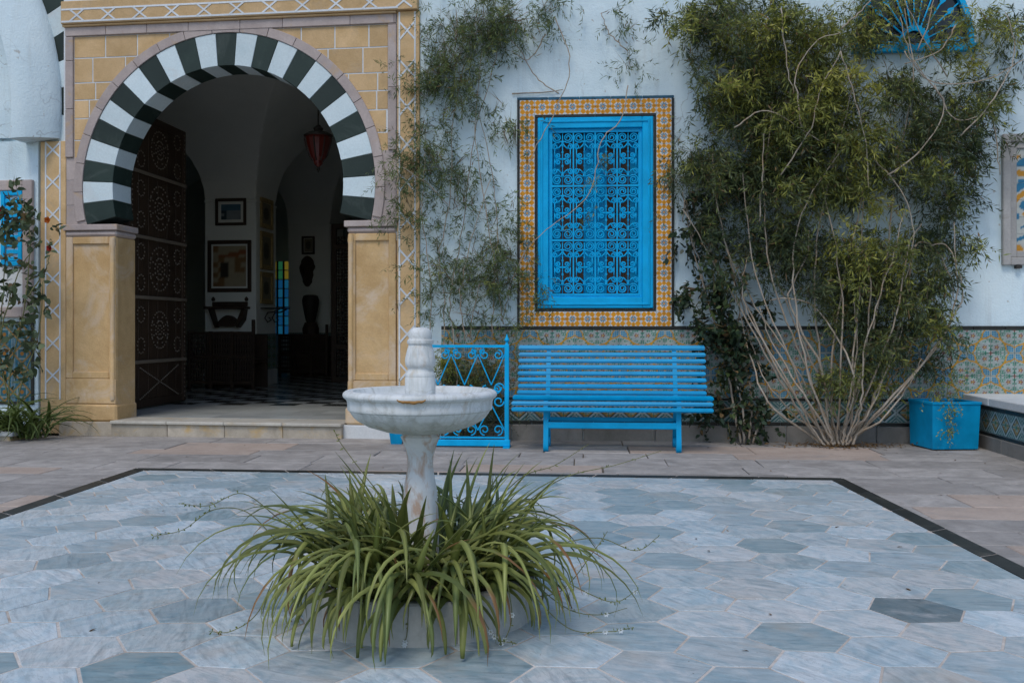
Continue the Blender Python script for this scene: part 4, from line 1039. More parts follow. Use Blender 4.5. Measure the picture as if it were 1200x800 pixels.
def runner(parent, pts, r=.0024, flowers=3):
    sp = spline(pts, 7); m = MB().tube(sp, [r*(1-.55*i/len(sp)) for i in range(len(sp))], 5)
    me = m.mesh('runner', M['barkgreen'], recalc=False); o = obj('runner', me, parent)
    mb = MB(); cols = []
    for i in range(len(sp)):
        if i > len(sp)*.35 and random.random() < .5:
            for q in range(2):
                d = Vector((random.gauss(0,1), random.gauss(0,1), random.gauss(.2,1))).normalized()*random.uniform(.008,.020); s = d.orthogonal().normalized()*.0032
                p = sp[i]; mb.add([p, p+d*.5+s, p+d, p+d*.5-s], [(0,1,2,3)]); cols += [(.16,.19,.05,1)]*4
    if mb.v: me2 = mb.mesh('leaflet', M['leaf'], recalc=False); set_leaf(me2, cols); obj('leaflet', me2, o, kind='stuff')
    mb = MB(); cols = []
    for q in range(flowers):
        p = sp[random.randrange(len(sp)//3, len(sp))]
        for k in range(6):
            a = R(60*k); d = Vector((math.cos(a)*.011, -.004, math.sin(a)*.011)); s = Vector((-math.sin(a), 0, math.cos(a)))*.0035
            mb.add([p, p+d*.6+s, p+d, p+d*.6-s], [(0,1,2,3)]); cols += [(.75,.78,.80,1)]*4
    if mb.v: me2 = mb.mesh('flower', M['petal'], recalc=False); set_leaf(me2, cols); obj('flower', me2, o, kind='stuff')
def fpt(px, py, dy=0.0):                     # pixel -> point at the fountain's distance (+dy), relative to it
    d = ray(px, py); t = (FD+dy); q = Vector((d.x*t, d.y*t, CAMH+d.z*t)); q.z = max(q.z, .012); return q-FP
for pts, dy, fl in (([(330,640),(290,600),(250,597),(215,620),(180,628)], -.1, 0), ([(330,610),(285,578),(245,592),(212,590)], .1, 0),
        ([(560,610),(610,560),(650,545),(690,520)], .15, 0), ([(600,600),(660,560),(720,545),(775,528)], .2, 0), ([(640,640),(700,630),(745,645),(772,628)], .0, 0),
        ([(610,650),(680,690),(720,705),(748,690)], -.2, 2), ([(600,660),(660,710),(700,720),(735,712)], -.25, 1), ([(610,680),(665,735),(715,745),(740,735)], -.3, 2),
        ([(590,660),(600,720),(590,770),(585,795)], -.42, 4), ([(540,660),(575,740),(605,790)], -.44, 3), ([(480,650),(478,730),(474,790)], -.45, 2), ([(390,640),(385,680),(400,690)], -.42, 4),
        ([(320,680),(300,720),(270,745),(245,762)], -.3, 0), ([(560,600),(575,575),(578,555)], .1, 1), ([(470,610),(430,560),(400,520),(392,505)], .0, 0), ([(620,700),(660,690),(700,640),(712,622)], -.1, 1)):
    runner(spi, [fpt(a, b, dy) for a, b in pts], flowers=fl)

# ---------------------------------------------------------------- slatted bench
f0, f1 = G(641, 529), G(794, 530.5); bang = math.atan2((f1-f0).y, (f1-f0).x)
bang = R(-5.0); bc = (f0+f1)/2
be = thing('slatted_bench', 'bright blue slatted park bench against the tiled wall', 'bench', ID, bc, bang)
BH = .885                                    # half length of the slats
def slat(xw, y, z, w, th, tilt, nm='slat'):
    o = part(nm, MB().box(-xw, xw, -w/2, w/2, -th/2, th/2), M['blue2'], be, .009, seg=2, loc=(random.uniform(-.004,.004), y, z), rot=Matrix.Rotation(tilt, 4, 'X')); return o
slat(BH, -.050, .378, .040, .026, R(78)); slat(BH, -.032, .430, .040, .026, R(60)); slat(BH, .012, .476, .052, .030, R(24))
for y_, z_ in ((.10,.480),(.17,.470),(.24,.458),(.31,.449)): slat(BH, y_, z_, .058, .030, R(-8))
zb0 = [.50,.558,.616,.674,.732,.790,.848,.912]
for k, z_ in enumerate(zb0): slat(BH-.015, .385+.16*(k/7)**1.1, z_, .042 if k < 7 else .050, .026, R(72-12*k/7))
for sx in (-.585, .585):
    sup = [(sx,-.045,.36),(sx,-.02,.42),(sx,.03,.455),(sx,.12,.458),(sx,.24,.436),(sx,.33,.432),(sx,.38,.47),(sx,.42,.60),(sx,.49,.76),(sx,.575,.93)]
    m = MB(); sp = spline(sup, 5)
    for a, b in zip(sp, sp[1:]):
        d = (b-a).normalized(); nn = Vector((0, -d.z, d.y))*.012
        m.add([a-nn+Vector((-.02,0,0)), a-nn+Vector((.02,0,0)), a+nn+Vector((.02,0,0)), a+nn+Vector((-.02,0,0)), b-nn+Vector((-.02,0,0)), b-nn+Vector((.02,0,0)), b+nn+Vector((.02,0,0)), b+nn+Vector((-.02,0,0))], [(0,1,5,4),(1,2,6,5),(2,3,7,6),(3,0,4,7)])
    part('seat_support', m, M['blue2'], be)
    def strap(pts, nm):
        m = MB(); sp = spline(pts, 6)
        prev = None
        for i, a in enumerate(sp):
            b = sp[min(i+1, len(sp)-1)]; c = sp[max(i-1, 0)]; d = (b-c).normalized(); nn = Vector((0, -d.z, d.y))*.010
            q = [a-nn+Vector((-.022,0,0)), a-nn+Vector((.022,0,0)), a+nn+Vector((.022,0,0)), a+nn+Vector((-.022,0,0))]
            m.v += [tuple(x) for x in q]
            if i:
                k = 4*i; m.f += [(k-4,k-3,k+1,k), (k-3,k-2,k+2,k+1), (k-2,k-1,k+3,k+2), (k-1,k-4,k,k+3)]; m.m += [0]*4
        n = len(m.v); m.f += [(0,1,2,3), (n-4,n-3,n-2,n-1)]; m.m += [0]*2
        part(nm, m, M['blue2'], be)
    strap([(sx,-.0,.44),(sx,.015,.30),(sx,.0,.17),(sx,-.02,.06),(sx,-.005,.014),(sx,.04,.012),(sx,.065,.045),(sx,.045,.078),(sx,.02,.066)], 'leg')
    strap([(sx,.36,.44),(sx,.37,.30),(sx,.41,.17),(sx,.46,.06),(sx,.45,.014),(sx,.40,.012),(sx,.375,.045),(sx,.395,.078),(sx,.42,.066)], 'leg')
    part('side_stretcher', MB().box(sx-.015, sx+.015, .01, .385, .215, .245), M['blue2'], be, .004)
part('stretcher', MB().box(-.57, .57, .0, .03, .205, .262), M['blue2'], be, .006); part('stretcher', MB().box(-.57, .57, .36, .39, .235, .275), M['blue2'], be, .006)

# ---------------------------------------------------------------- blue iron gate panel
g1 = G(594, 524); gsc = g1.y/F; gz = lambda py: CAMH-(py-HY)*gsc; GWd = 4*.2475-.13
ga = thing('iron_gate_panel', 'blue scrolled iron gate panel standing between the fountain and bench', 'gate', ID, g1, R(-4))
GT, GB = gz(404), gz(518)
for x in (0, -GWd):
    part('post', MB().box(x-.02, x+.02, -.02, .02, .0, GT+.005), M['blue'], ga, .004); part('post_finial', MB().lathe([(.016,GT+.005),(.010,GT+.02),(.024,GT+.045),(.010,GT+.075),(.003,GT+.10)], 12, x, 0), M['blue'], ga, smooth=True)
part('rail', MB().box(-GWd+.02, -.02, -.012, .012, GT-.025, GT), M['blue'], ga); part('rail', MB().box(-GWd+.02, -.02, -.012, .012, GB+.035, GB+.05), M['blue'], ga)
part('bottom_bar', MB().box(-GWd-.02, .03, -.03, .03, .012, .07), M['blue'], ga, .005)
part('foot', MB().box(-.03, .03, -.10, .10, -.0, .012), M['blue'], ga)
HPi = .124; zT, zU, zV, zB = gz(415), gz(451), gz(474), gz(504); zmid = (zU+zV)/2
def gspiral(cx, cz, r, a0, turns, sgn): return MB().tube([(cx+r*(1-.72*q/20)*math.cos(a0+sgn*2*math.pi*turns*q/20), 0, cz+r*(1-.72*q/20)*math.sin(a0+sgn*2*math.pi*turns*q/20)) for q in range(21)], .0062, 6)
nodes = [-.02-HPi*k for k in range(8) if -.02-HPi*k > -GWd-.01]
for k, (xa_, xb_) in enumerate(zip(nodes, nodes[1:])):
    hi = k % 2 == 0                           # the first bar runs from the post's top down to the left
    part('diagonal', MB().tube([(xa_, 0, zT if hi else zU), (xb_, 0, zU if hi else zT)], .0058, 6), M['blue'], ga)
    part('diagonal', MB().tube([(xa_, 0, zB if hi else zV), (xb_, 0, zV if hi else zB)], .0058, 6), M['blue'], ga)
for k, x in enumerate(nodes):
    if k % 2 == 0 and 0 < k:
        for s_ in (-1, 1): part('small_scroll', gspiral(x+s_*.034, GT-.058, .028, R(90), 1.25, -s_), M['blue'], ga); part('small_scroll', gspiral(x+s_*.040, zV+.040, .036, R(-90), 1.25, s_), M['blue'], ga)
    if k % 2 == 1:
        for s_ in (-1, 1):
            part('top_scroll', gspiral(x+s_*.062, zT-.005, .046, R(90), 1.25, -s_), M['blue'], ga)
            part('bottom_scroll', gspiral(x+s_*.062, zB+.003, .050, R(-90), 1.25, s_), M['blue'], ga)
            part('middle_scroll', gspiral(x+s_*.048, zU-.045, .042, R(90), 1.25, -s_), M['blue'], ga)
for up in (1, -1): part('side_scroll', MB().tube([(-.02-.055+.05*(1-.6*q/16)*math.cos(R(0)+up*2*math.pi*1.1*q/16), 0, zmid+up*.06+.05*(1-.6*q/16)*math.sin(up*2*math.pi*1.1*q/16)) for q in range(17)], .0075, 6), M['blue'], ga)
# small blue pot half hidden behind the fountain
bpz = G(465, 519.5); po = thing('blue_flowerpot', 'small blue flowerpot behind the fountain column, left of the gate panel', 'pot', ID, bpz)
m = MB(); b_, t_, h_ = .050, .075, .19
part('body', m.add([(-b_,-b_,0),(b_,-b_,0),(b_,b_,0),(-b_,b_,0),(-t_,-t_,h_),(t_,-t_,h_),(t_,t_,h_),(-t_,t_,h_),(-t_+.012,-t_+.012,h_),(t_-.012,-t_+.012,h_),(t_-.012,t_-.012,h_),(-t_+.012,t_-.012,h_),(-t_+.02,-t_+.02,h_-.03),(t_-.02,-t_+.02,h_-.03),(t_-.02,t_-.02,h_-.03),(-t_+.02,t_-.02,h_-.03)],
   [(3,2,1,0)]+[(i,(i+1)%4,(i+1)%4+4,i+4) for i in range(4)]+[(i+4,(i+1)%4+4,(i+1)%4+8,i+8) for i in range(4)]+[(i+8,(i+1)%4+8,(i+1)%4+12,i+12) for i in range(4)]+[(12,13,14,15)]), M['blue3'], po)

# ---------------------------------------------------------------- square blue planter
q0, q1, q2 = G(1093, 528), G(1146.5, 527.6), G(1072, 520.5)
ux = (q1-q0).normalized(); pang = math.atan2(ux.y, ux.x); PWd = (q1-q0).length; PDp = .44; PHt = .43
bl = thing('square_planter', 'square blue planter box at the foot of the low tiled wall', 'planter', ID, q0, pang)
kx = -.035
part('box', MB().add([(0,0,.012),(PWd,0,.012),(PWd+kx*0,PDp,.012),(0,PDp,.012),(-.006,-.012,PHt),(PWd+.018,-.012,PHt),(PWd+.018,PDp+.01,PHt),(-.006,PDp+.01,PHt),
   (.012,.008,PHt),(PWd-.002,.008,PHt),(PWd-.002,PDp-.01,PHt),(.012,PDp-.01,PHt),(.012,.008,PHt-.06),(PWd-.002,.008,PHt-.06),(PWd-.002,PDp-.01,PHt-.06),(.012,PDp-.01,PHt-.06)],
   [(3,2,1,0)]+[(i,(i+1)%4,(i+1)%4+4,i+4) for i in range(4)]+[(i+4,(i+1)%4+4,(i+1)%4+8,i+8) for i in range(4)]+[(i+8,(i+1)%4+8,(i+1)%4+12,i+12) for i in range(4)]), M['blue3'], bl, .003)
for q in ((-.012, PWd+.024, -.020, .006), (-.012, PWd+.024, PDp-.012, PDp+.016), (-.012, .010, .0065, PDp-.0125), (PWd, PWd+.024, .0065, PDp-.0125)): part('rim', MB().box(*q, PHt-.018, PHt+.006), M['blue3'], bl, .003)
part('earth', MB().box(.014, PWd-.004, .010, PDp-.012, PHt-.10, PHt-.05), M['earth'], bl)
part('foot', MB().box(.02, PWd-.02, .02, PDp-.02, -.0, .0115), M['iron'], bl)

# ---------------------------------------------------------------- foliage
def leaves_mesh(name, P, D, Nn, L, Wd, C, mat, shape='narrow'):
    n = len(P); D = D/np.linalg.norm(D, axis=1, keepdims=True); Sd = np.cross(D, Nn); Sd /= np.linalg.norm(Sd, axis=1, keepdims=True)+1e-9
    U = np.cross(Sd, D); L = L[:, None]; Wd = Wd[:, None]
    if shape == 'narrow':
        V = np.stack([P, P+D*L*.42+Sd*Wd*.5, P+D*L-U*L*.12, P+D*L*.42-Sd*Wd*.5], 1); q = 4
    else:
        V = np.stack([P, P+D*L*.30+Sd*Wd*.5+U*Wd*.12, P+D*L*.70+Sd*Wd*.36+U*Wd*.05, P+D*L-U*L*.15, P+D*L*.70-Sd*Wd*.36+U*Wd*.05, P+D*L*.30-Sd*Wd*.5+U*Wd*.12], 1); q = 6
    me = bpy.data.meshes.new(name); me.vertices.add(n*q); me.vertices.foreach_set('co', V.reshape(-1).astype(np.float32))
    me.loops.add(n*q); me.loops.foreach_set('vertex_index', np.arange(n*q, dtype=np.int32))
    me.polygons.add(n); me.polygons.foreach_set('loop_start', np.arange(0, n*q, q, dtype=np.int32)); me.polygons.foreach_set('loop_total', np.full(n, q, dtype=np.int32))
    me.update(calc_edges=True); me.materials.append(mat)
    C4 = np.concatenate([np.repeat(C, q, axis=0), np.ones((n*q, 1))], 1); set_leaf(me, C4); me.validate(); return me
def sprays(centres, tones, ntw, Lt, nl, L, Wd, pal, droop=.5, spread=1.0, out=(0,-1,0), branch=False):
    """centres: local points; each carries ntw twigs of nl leaves; tones pick the growth's age (0 old dark .. 1 young)"""
    c = np.repeat(np.asarray(centres, float), ntw, 0); tn = np.repeat(np.asarray(tones, float), ntw); m = len(c)
    d = RNG.normal(size=(m, 3)); d /= np.linalg.norm(d, axis=1, keepdims=True); d = d*spread + np.array(out)*.45 + np.array((0,0,-droop)); d /= np.linalg.norm(d, axis=1, keepdims=True)
    lt = Lt*RNG.uniform(.5, 1.3, m); k = np.tile(np.arange(nl), m); t = ((k+.5)/nl)
    P0 = np.repeat(c, nl, 0); D0 = np.repeat(d, nl, 0); LT = np.repeat(lt, nl)
    P = P0 + D0*(LT*t)[:, None]; P[:, 2] -= .18*LT*t*t*2
    ld = RNG.normal(size=P.shape); ld -= D0*np.sum(ld*D0, 1, keepdims=True); ld /= np.linalg.norm(ld, axis=1, keepdims=True)+1e-9
    D = D0*RNG.uniform(.35, 1.0, len(P))[:, None] + ld*.75; D[:, 2] -= .25
    Nn = RNG.normal(size=P.shape); Nn[:, 2] += .8; Nn[:, 1] -= .5
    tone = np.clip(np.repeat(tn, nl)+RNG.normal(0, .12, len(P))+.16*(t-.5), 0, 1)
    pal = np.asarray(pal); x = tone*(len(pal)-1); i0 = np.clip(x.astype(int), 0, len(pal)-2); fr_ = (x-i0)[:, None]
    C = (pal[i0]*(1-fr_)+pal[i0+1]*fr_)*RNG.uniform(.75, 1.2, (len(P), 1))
    Lv = L*RNG.uniform(.45, 1.3, len(P)); Wv = Wd*RNG.uniform(.6, 1.3, len(P))
    dead = RNG.uniform(size=len(P)) < .035; C[dead] = np.array((.20,.13,.06))*RNG.uniform(.6, 1.2, (int(dead.sum()), 1))
    tw = np.tile(np.array([(.17,.14,.07)]), (m, 1))*RNG.uniform(.6, 1.3, (m, 1))      # the twig itself
    P = np.concatenate([P, c]); D = np.concatenate([D, d]); Nn = np.concatenate([Nn, RNG.normal(size=(m, 3))]); Lv = np.concatenate([Lv, lt]); Wv = np.concatenate([Wv, np.full(m, .0032)]); C = np.concatenate([C, tw])
    if branch:
        A = np.array([tuple(a) for a, b in BR_]); B = np.array([tuple(b) for a, b in BR_]); d2 = B-A; l2 = np.linalg.norm(d2, axis=1); n2 = len(A)
        for q in range(2): P = np.concatenate([P, A]); D = np.concatenate([D, d2]); Nn = np.concatenate([Nn, RNG.normal(size=(n2, 3))]); Lv = np.concatenate([Lv, l2*1.1]); Wv = np.concatenate([Wv, np.full(n2, .0075)]); C = np.concatenate([C, np.tile(np.array([(.26,.20,.13)]), (n2, 1))*RNG.uniform(.6, 1.2, (n2, 1))])
    return P, D, Nn, Lv, Wv, C
def wpt(px, py, off): x, z = wl(px, py, -off); return Vector((x, -off, z))
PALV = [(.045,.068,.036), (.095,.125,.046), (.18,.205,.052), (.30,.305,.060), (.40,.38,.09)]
# blobs: centre x, y, radius x, y in photo pixels, density, tone; filled with separate clumps so that gaps stay
GAPS = [(938,172,19,16),(992,252,28,20),(915,345,36,20),(962,240,18,14),(1022,190,12,12),(870,300,14,12),(820,215,10,12),(1078,232,24,14),(1112,92,20,16),(1075,66,50,12),(1150,165,16,16),(885,345,20,14),(1142,255,20,18),(1065,245,12,12)]   # where the wall shows through
BR_ = []                                     # branchlets from the blob's heart to its clumps
def scatter(blobs, per, omin, omax, tj=.16, clump=10.0, cl=210.0):
    cs, ts = [], []; BR_.clear()
    for (cx, cy, rx, ry, dens, tone) in blobs:
        nc = max(2, int(dens*rx*ry/cl)); tot = per*dens*rx*ry/1000
        for _ in range(nc):
            a = RNG.uniform(0, 2*math.pi); r = RNG.uniform()**.55*(1+.20*math.sin(3*a+cx)+.14*math.sin(7*a+cy))
            kx, ky = cx+rx*r*math.cos(a), cy+ry*r*math.sin(a); ko = omin+(omax-omin)*RNG.uniform()*(1-.45*min(1, r*r)); kt = tone+RNG.normal(0, tj)
            sg = clump*RNG.uniform(.55, 1.35); n = RNG.poisson(tot/nc); BR_.append((wpt(cx+RNG.normal(0, rx*.25), cy+ry*.5, .6*ko), wpt(kx, ky-sg*.5, ko)))
            if any(((kx-g_[0])/g_[2])**2+((ky-g_[1])/g_[3])**2 < 1 for g_ in GAPS): continue
            for _ in range(n):
                px, py, o = kx+RNG.normal(0, sg), ky+RNG.normal(0, sg*.8)+.25*sg, max(.02, ko+RNG.normal(0, sg*.0055))
                p = wpt(px, py, o)
                if p.z < .06: continue
                cs.append(p); ts.append(np.clip(kt+.35*((o-omin)/(omax-omin)-.45)-.012*(py-ky), 0, 1))  # light painted into the tone: outer and upper leaves lighter, deep ones darker
    return cs, ts
def stem(parent, pts, r0, r1, mat=None, nm='stem', n=6):
    sp = spline(pts, 6); k = len(sp); w_ = [Vector((RNG.normal(0,.006), RNG.normal(0,.006), 0)) for _ in sp]
    sp = [p+(w_[i] if 0 < i < k-1 else Vector()) for i, p in enumerate(sp)]
    return obj(nm, MB().tube(sp, [r0+(r1-r0)*i/(k-1) for i in range(k)], n).mesh(nm, mat or M['bark'], smooth='all', recalc=False), parent)
# the big climbing shrub on the right
shr = thing('climbing_shrub', 'large climbing shrub of narrow leaves fanning from the wall foot at right', 'shrub', WALL)
blobs = [(800,12,34,26,1,.35),(845,25,50,35,1.1,.40),(900,30,60,40,1.2,.45),(965,30,50,40,1.1,.55),(870,85,52,50,1.4,.35),(930,90,60,55,1.5,.55),(985,95,40,60,1.2,.60),
    (850,130,36,36,1.3,.18),(895,150,55,45,1.5,.35),(950,160,45,50,1.4,.45),(830,195,34,40,1.3,.12),(870,210,50,42,1.5,.18),(922,215,42,40,1.3,.35),(965,205,40,40,1.2,.55),(1000,165,38,36,1.0,.45),
    (1035,25,26,34,.9,.6),(1040,75,18,18,.5,.6),(1045,115,42,32,1.0,.30),(1090,120,45,40,1.2,.22),(1060,165,50,36,1.1,.25),(1110,160,42,42,1.0,.22),(1085,205,42,32,1.0,.25),(1130,200,34,34,.9,.20),(1150,130,26,40,.8,.35),(1165,90,25,36,.8,.40),
    (1155,20,36,34,1.0,.60),(1092,22,34,26,.32,.55),(1125,60,18,30,.6,.45),(1190,40,16,30,.5,.4),(1030,215,26,28,.6,.6),(1000,215,26,24,.6,.55),(1120,240,36,32,.8,.25),(1085,255,30,26,.6,.35),
    (905,270,48,34,1.3,.15),(950,285,44,30,1.2,.25),(850,260,34,34,1.1,.10),(1000,290,38,38,1.1,.60),(1045,285,36,40,1.0,.60),(1095,300,38,40,1.0,.25),(1035,335,42,40,1.2,.45),(1085,350,40,36,1.2,.22),
    (1000,345,34,38,1.2,.25),(965,330,32,34,1.0,.20),(930,320,30,24,.8,.2),(1060,395,44,30,1.2,.30),(1110,375,26,30,.8,.30),(1020,395,40,28,1.0,.22),(1000,440,40,20,.9,.35),(985,455,26,16,.6,.2),(1040,440,24,16,.4,.6),(880,310,36,26,.8,.12)]
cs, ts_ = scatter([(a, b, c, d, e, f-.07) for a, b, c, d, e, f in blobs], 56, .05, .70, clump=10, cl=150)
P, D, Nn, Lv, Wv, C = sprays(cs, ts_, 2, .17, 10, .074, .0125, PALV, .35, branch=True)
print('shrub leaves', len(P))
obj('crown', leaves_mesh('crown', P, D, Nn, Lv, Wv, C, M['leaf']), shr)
sb = lambda dx, off=.34: wpt(985+dx, 519, off)
random.seed(9)
fan_ = [[(905,430),(850,330),(800,245)], [(915,440),(868,340),(842,250),(835,180)], [(930,430),(885,320),(870,200)], [(940,420),(905,330),(895,230),(905,120)], [(945,430),(930,330),(940,250),(990,170)], [(960,420),(955,300),(975,200),(1000,100)],
    [(965,440),(935,380),(925,345),(945,300),(948,270)], [(975,420),(990,320),(1010,230),(1020,120)], [(1000,430),(1008,330),(1012,230)], [(1010,440),(1020,330),(1005,290),(980,290)], [(1020,450),(1050,370),(1065,290),(1080,262)],
    [(1030,450),(1062,350),(1072,290),(1095,290),(1115,330),(1118,350)], [(1040,470),(1095,410),(1120,350),(1118,260)], [(1045,470),(1100,400),(1128,345),(1112,290),(1085,288)], [(1030,470),(1070,400),(1090,330)], [(985,440),(985,330),(960,200)],
    [(1000,440),(960,365),(925,350),(900,352)], [(925,450),(880,375),(870,330),(880,290)], [(1005,450),(1035,330),(1050,200),(1070,100),(1060,10)], [(900,470),(875,400),(860,330)], [(940,460),(905,400),(890,360)], [(1010,470),(1015,400),(1040,320),(1060,250)],
    [(955,470),(920,410),(880,350),(850,290)], [(1020,480),(1045,420),(1062,370)], [(970,460),(940,400),(900,300)], [(995,470),(1005,400),(1000,350)], [(1035,490),(1065,450),(1080,420)], [(935,490),(900,450),(885,420)]]
for q in fan_:
    dx = (q[0][0]-985)*.42+random.uniform(-8,8); off0 = .30+random.uniform(-.05,.12); n = len(q)
    pts = [sb(dx*.55, off0)+Vector((0,0,-.02)), sb(dx*.95, off0)+Vector((0,0,.10))] + [wpt(a, b, off0+(.16-.02*i)*(1 if random.random() < .6 else .3)) for i, (a, b) in enumerate(q)]
    stem(shr, pts, random.uniform(.011,.017), .0045)
for q, off in (([(1040,205),(1075,180),(1107,125),(1070,70),(1055,20)], .62), ([(1075,60),(1090,20),(1098,-15)], .5), ([(1110,90),(1085,50),(1060,0)], .45), ([(1120,30),(1100,60),(1060,75)], .5), ([(1125,160),(1165,115),(1190,60),(1178,15)], .60), ([(915,205),(950,150),(960,110),(985,60)], .66), ([(940,150),(933,90),(955,50),(985,38)], .66), ([(985,60),(1000,110),(1015,170),(1018,220)], .66), ([(1060,60),(1090,95),(1150,95),(1200,70)], .60),
        ([(800,260),(803,235),(815,290),(825,330)], .20), ([(1025,185),(1060,230),(1070,280),(1060,330)], .55), ([(915,10),(920,60),(930,110)], .66), ([(1095,100),(1120,140),(1165,130)], .6), ([(890,260),(893,200),(897,150)], .6), ([(985,35),(1010,12),(1030,-12)], .62), ([(1160,120),(1168,170),(1172,205)], .4), ([(860,150),(900,130),(960,165)], .62)):
    stem(shr, [wpt(a, b, off) for a, b in q], .007, .004)
# fallen dry leaves at its foot
n = 420; P = np.array([WALL.inverted() @ (WALL @ (wpt(985, 519, .34)+Vector((RNG.normal(0,.28), RNG.normal(0,.10), 0)))) for _ in range(n)]); P[:, 2] = RNG.uniform(.004, .03, n)
D = RNG.normal(size=(n, 3)); D[:, 2] *= .25; Nn = np.tile(np.array([0,0,1.0]), (n, 1))+RNG.normal(0, .3, (n, 3))
C = np.array([(.20,.12,.05)])*RNG.uniform(.5, 1.4, (n, 1))
lit = obj('leaf_litter', leaves_mesh('leaf_litter', P, D, Nn, RNG.uniform(.03,.06,n), RNG.uniform(.008,.02,n), C, M['leaf']), None, WALL, kind='stuff'); tag(lit, 'dry fallen leaves at the foot of the climbing shrub', 'leaves')
# the thinner vine left of the window
vin = thing('climbing_vine', 'thin feathery climbing vine between the portal and tiled window', 'vine', WALL)
blobs = [(520,70,42,40,.75,.25),(545,30,36,34,.9,.28),(590,15,48,24,1.0,.30),(575,45,36,26,.7,.30),(640,8,26,14,.8,.35),(500,100,26,30,.6,.22),(555,95,28,20,.6,.3),(485,150,26,28,.4,.25),(540,130,30,24,.3,.3),(500,185,34,30,.75,.22),(530,195,30,24,.6,.25),
    (470,190,26,14,.45,.28),(455,200,14,10,.3,.3),(520,140,20,20,.4,.25),(490,235,26,36,.6,.25),(540,232,28,30,.55,.25),(575,135,18,14,.45,.35),(598,160,16,30,.75,.32),(590,120,20,14,.4,.35),(600,235,14,22,.5,.3),(580,262,26,20,.5,.25),(560,300,34,24,.8,.22),(600,290,26,24,.8,.25),(535,330,44,24,.7,.25),(580,325,36,26,.9,.25),(610,335,20,26,.7,.25),(515,300,24,26,.45,.22),(505,360,18,20,.4,.25),(548,365,40,12,.4,.25),(600,372,26,14,.6,.3),(735,30,16,16,.5,.3),(738,75,18,26,.45,.25),(710,12,16,10,.4,.3),(790,165,12,16,.4,.3),(800,195,12,30,.4,.3)]
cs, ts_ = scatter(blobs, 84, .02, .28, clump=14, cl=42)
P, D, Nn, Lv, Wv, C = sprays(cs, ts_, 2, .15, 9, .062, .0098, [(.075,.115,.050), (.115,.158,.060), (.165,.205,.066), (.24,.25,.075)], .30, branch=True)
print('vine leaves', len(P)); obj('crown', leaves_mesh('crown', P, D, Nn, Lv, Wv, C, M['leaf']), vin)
for q, off in (([(520,400),(521,350),(515,300),(528,230),(530,150),(545,70),(560,10)], .10), ([(533,405),(527,350),(540,280),(556,160),(575,90),(590,30)], .12), ([(575,400),(580,330),(583,270),(575,190),(560,130)], .10), ([(545,400),(540,340),(556,270),(575,210)], .16), ([(590,380),(582,320),(568,240),(557,150),(565,60)], .14),
        ([(650,20),(668,75),(655,120),(630,170),(608,215)], .16), ([(736,100),(728,140),(705,165),(695,215),(680,240),(645,265),(618,290)], .16), ([(618,290),(600,330),(590,370)], .12), ([(600,110),(640,108),(660,105)], .02), ([(640,40),(620,70),(600,60)], .05), ([(655,110),(628,90),(610,60),(590,40)], .05), ([(800,225),(808,265),(818,290)], .1), ([(736,60),(715,40),(705,15)], .05), ([(503,395),(505,330),(495,260),(498,180)], .14), ([(556,410),(552,380),(563,330)], .2),([(470,195),(500,215),(525,240)], .2)):
    stem(vin, [wpt(a, b, off) for a, b in q], .0065, .0035)
x0, _ = wl(521, 400); 
stem(vin, [wpt(521, 516, .20), wpt(520, 460, .18), wpt(520, 400, .12)], .010, .006); stem(vin, [wpt(538, 516, .24), wpt(535, 440, .24), wpt(531, 385, .16)], .010, .006)
# a leaf spray lying over the grille
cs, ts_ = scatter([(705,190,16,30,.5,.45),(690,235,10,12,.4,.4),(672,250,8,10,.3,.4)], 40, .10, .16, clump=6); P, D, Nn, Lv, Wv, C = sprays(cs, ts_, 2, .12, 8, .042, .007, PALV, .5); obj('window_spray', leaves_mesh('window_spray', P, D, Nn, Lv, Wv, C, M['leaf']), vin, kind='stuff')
# plants behind the gate panel
gp = thing('wall_fern', 'feathery green plant growing behind the blue iron gate panel', 'plant', WALL)
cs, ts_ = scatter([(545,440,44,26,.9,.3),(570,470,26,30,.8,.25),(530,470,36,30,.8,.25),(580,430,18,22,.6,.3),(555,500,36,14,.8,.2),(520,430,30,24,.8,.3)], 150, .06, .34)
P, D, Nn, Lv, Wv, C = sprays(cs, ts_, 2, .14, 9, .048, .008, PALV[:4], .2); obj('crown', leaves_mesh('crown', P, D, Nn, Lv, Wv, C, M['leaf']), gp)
for q in ([(540,516),(535,470),(525,430)], [(552,516),(556,470),(550,425)], [(565,516),(572,470),(580,430)]): stem(gp, [wpt(a, b, .16) for a, b in q], .007, .004, M['barkgreen'])
# dark ivy-like bush between bench and shrub
ivy = thing('ivy_bush', 'dark glossy leaved bush climbing the wall right of the bench', 'bush', WALL)
blobs = [(830,250,30,26,.9,.2),(815,285,22,22,.8,.2),(850,290,36,28,.9,.25),(825,325,34,26,.9,.2),(865,335,30,28,.8,.25),(835,365,38,22,1.0,.2),(868,385,28,26,1.0,.2),(850,410,34,28,1.1,.18),(870,440,32,28,1.1,.18),(858,470,34,26,1.1,.15),(880,490,22,18,.9,.2),(874,512,16,10,.8,.2),(895,300,24,20,.5,.3),(845,235,28,20,.7,.3)]
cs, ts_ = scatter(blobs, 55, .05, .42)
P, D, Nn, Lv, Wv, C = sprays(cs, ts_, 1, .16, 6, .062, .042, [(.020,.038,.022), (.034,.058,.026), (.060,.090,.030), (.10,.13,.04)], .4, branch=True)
print('ivy leaves', len(P)); obj('crown', leaves_mesh('crown', P, D, Nn, Lv, Wv, C, M['gloss'], 'broad'), ivy)
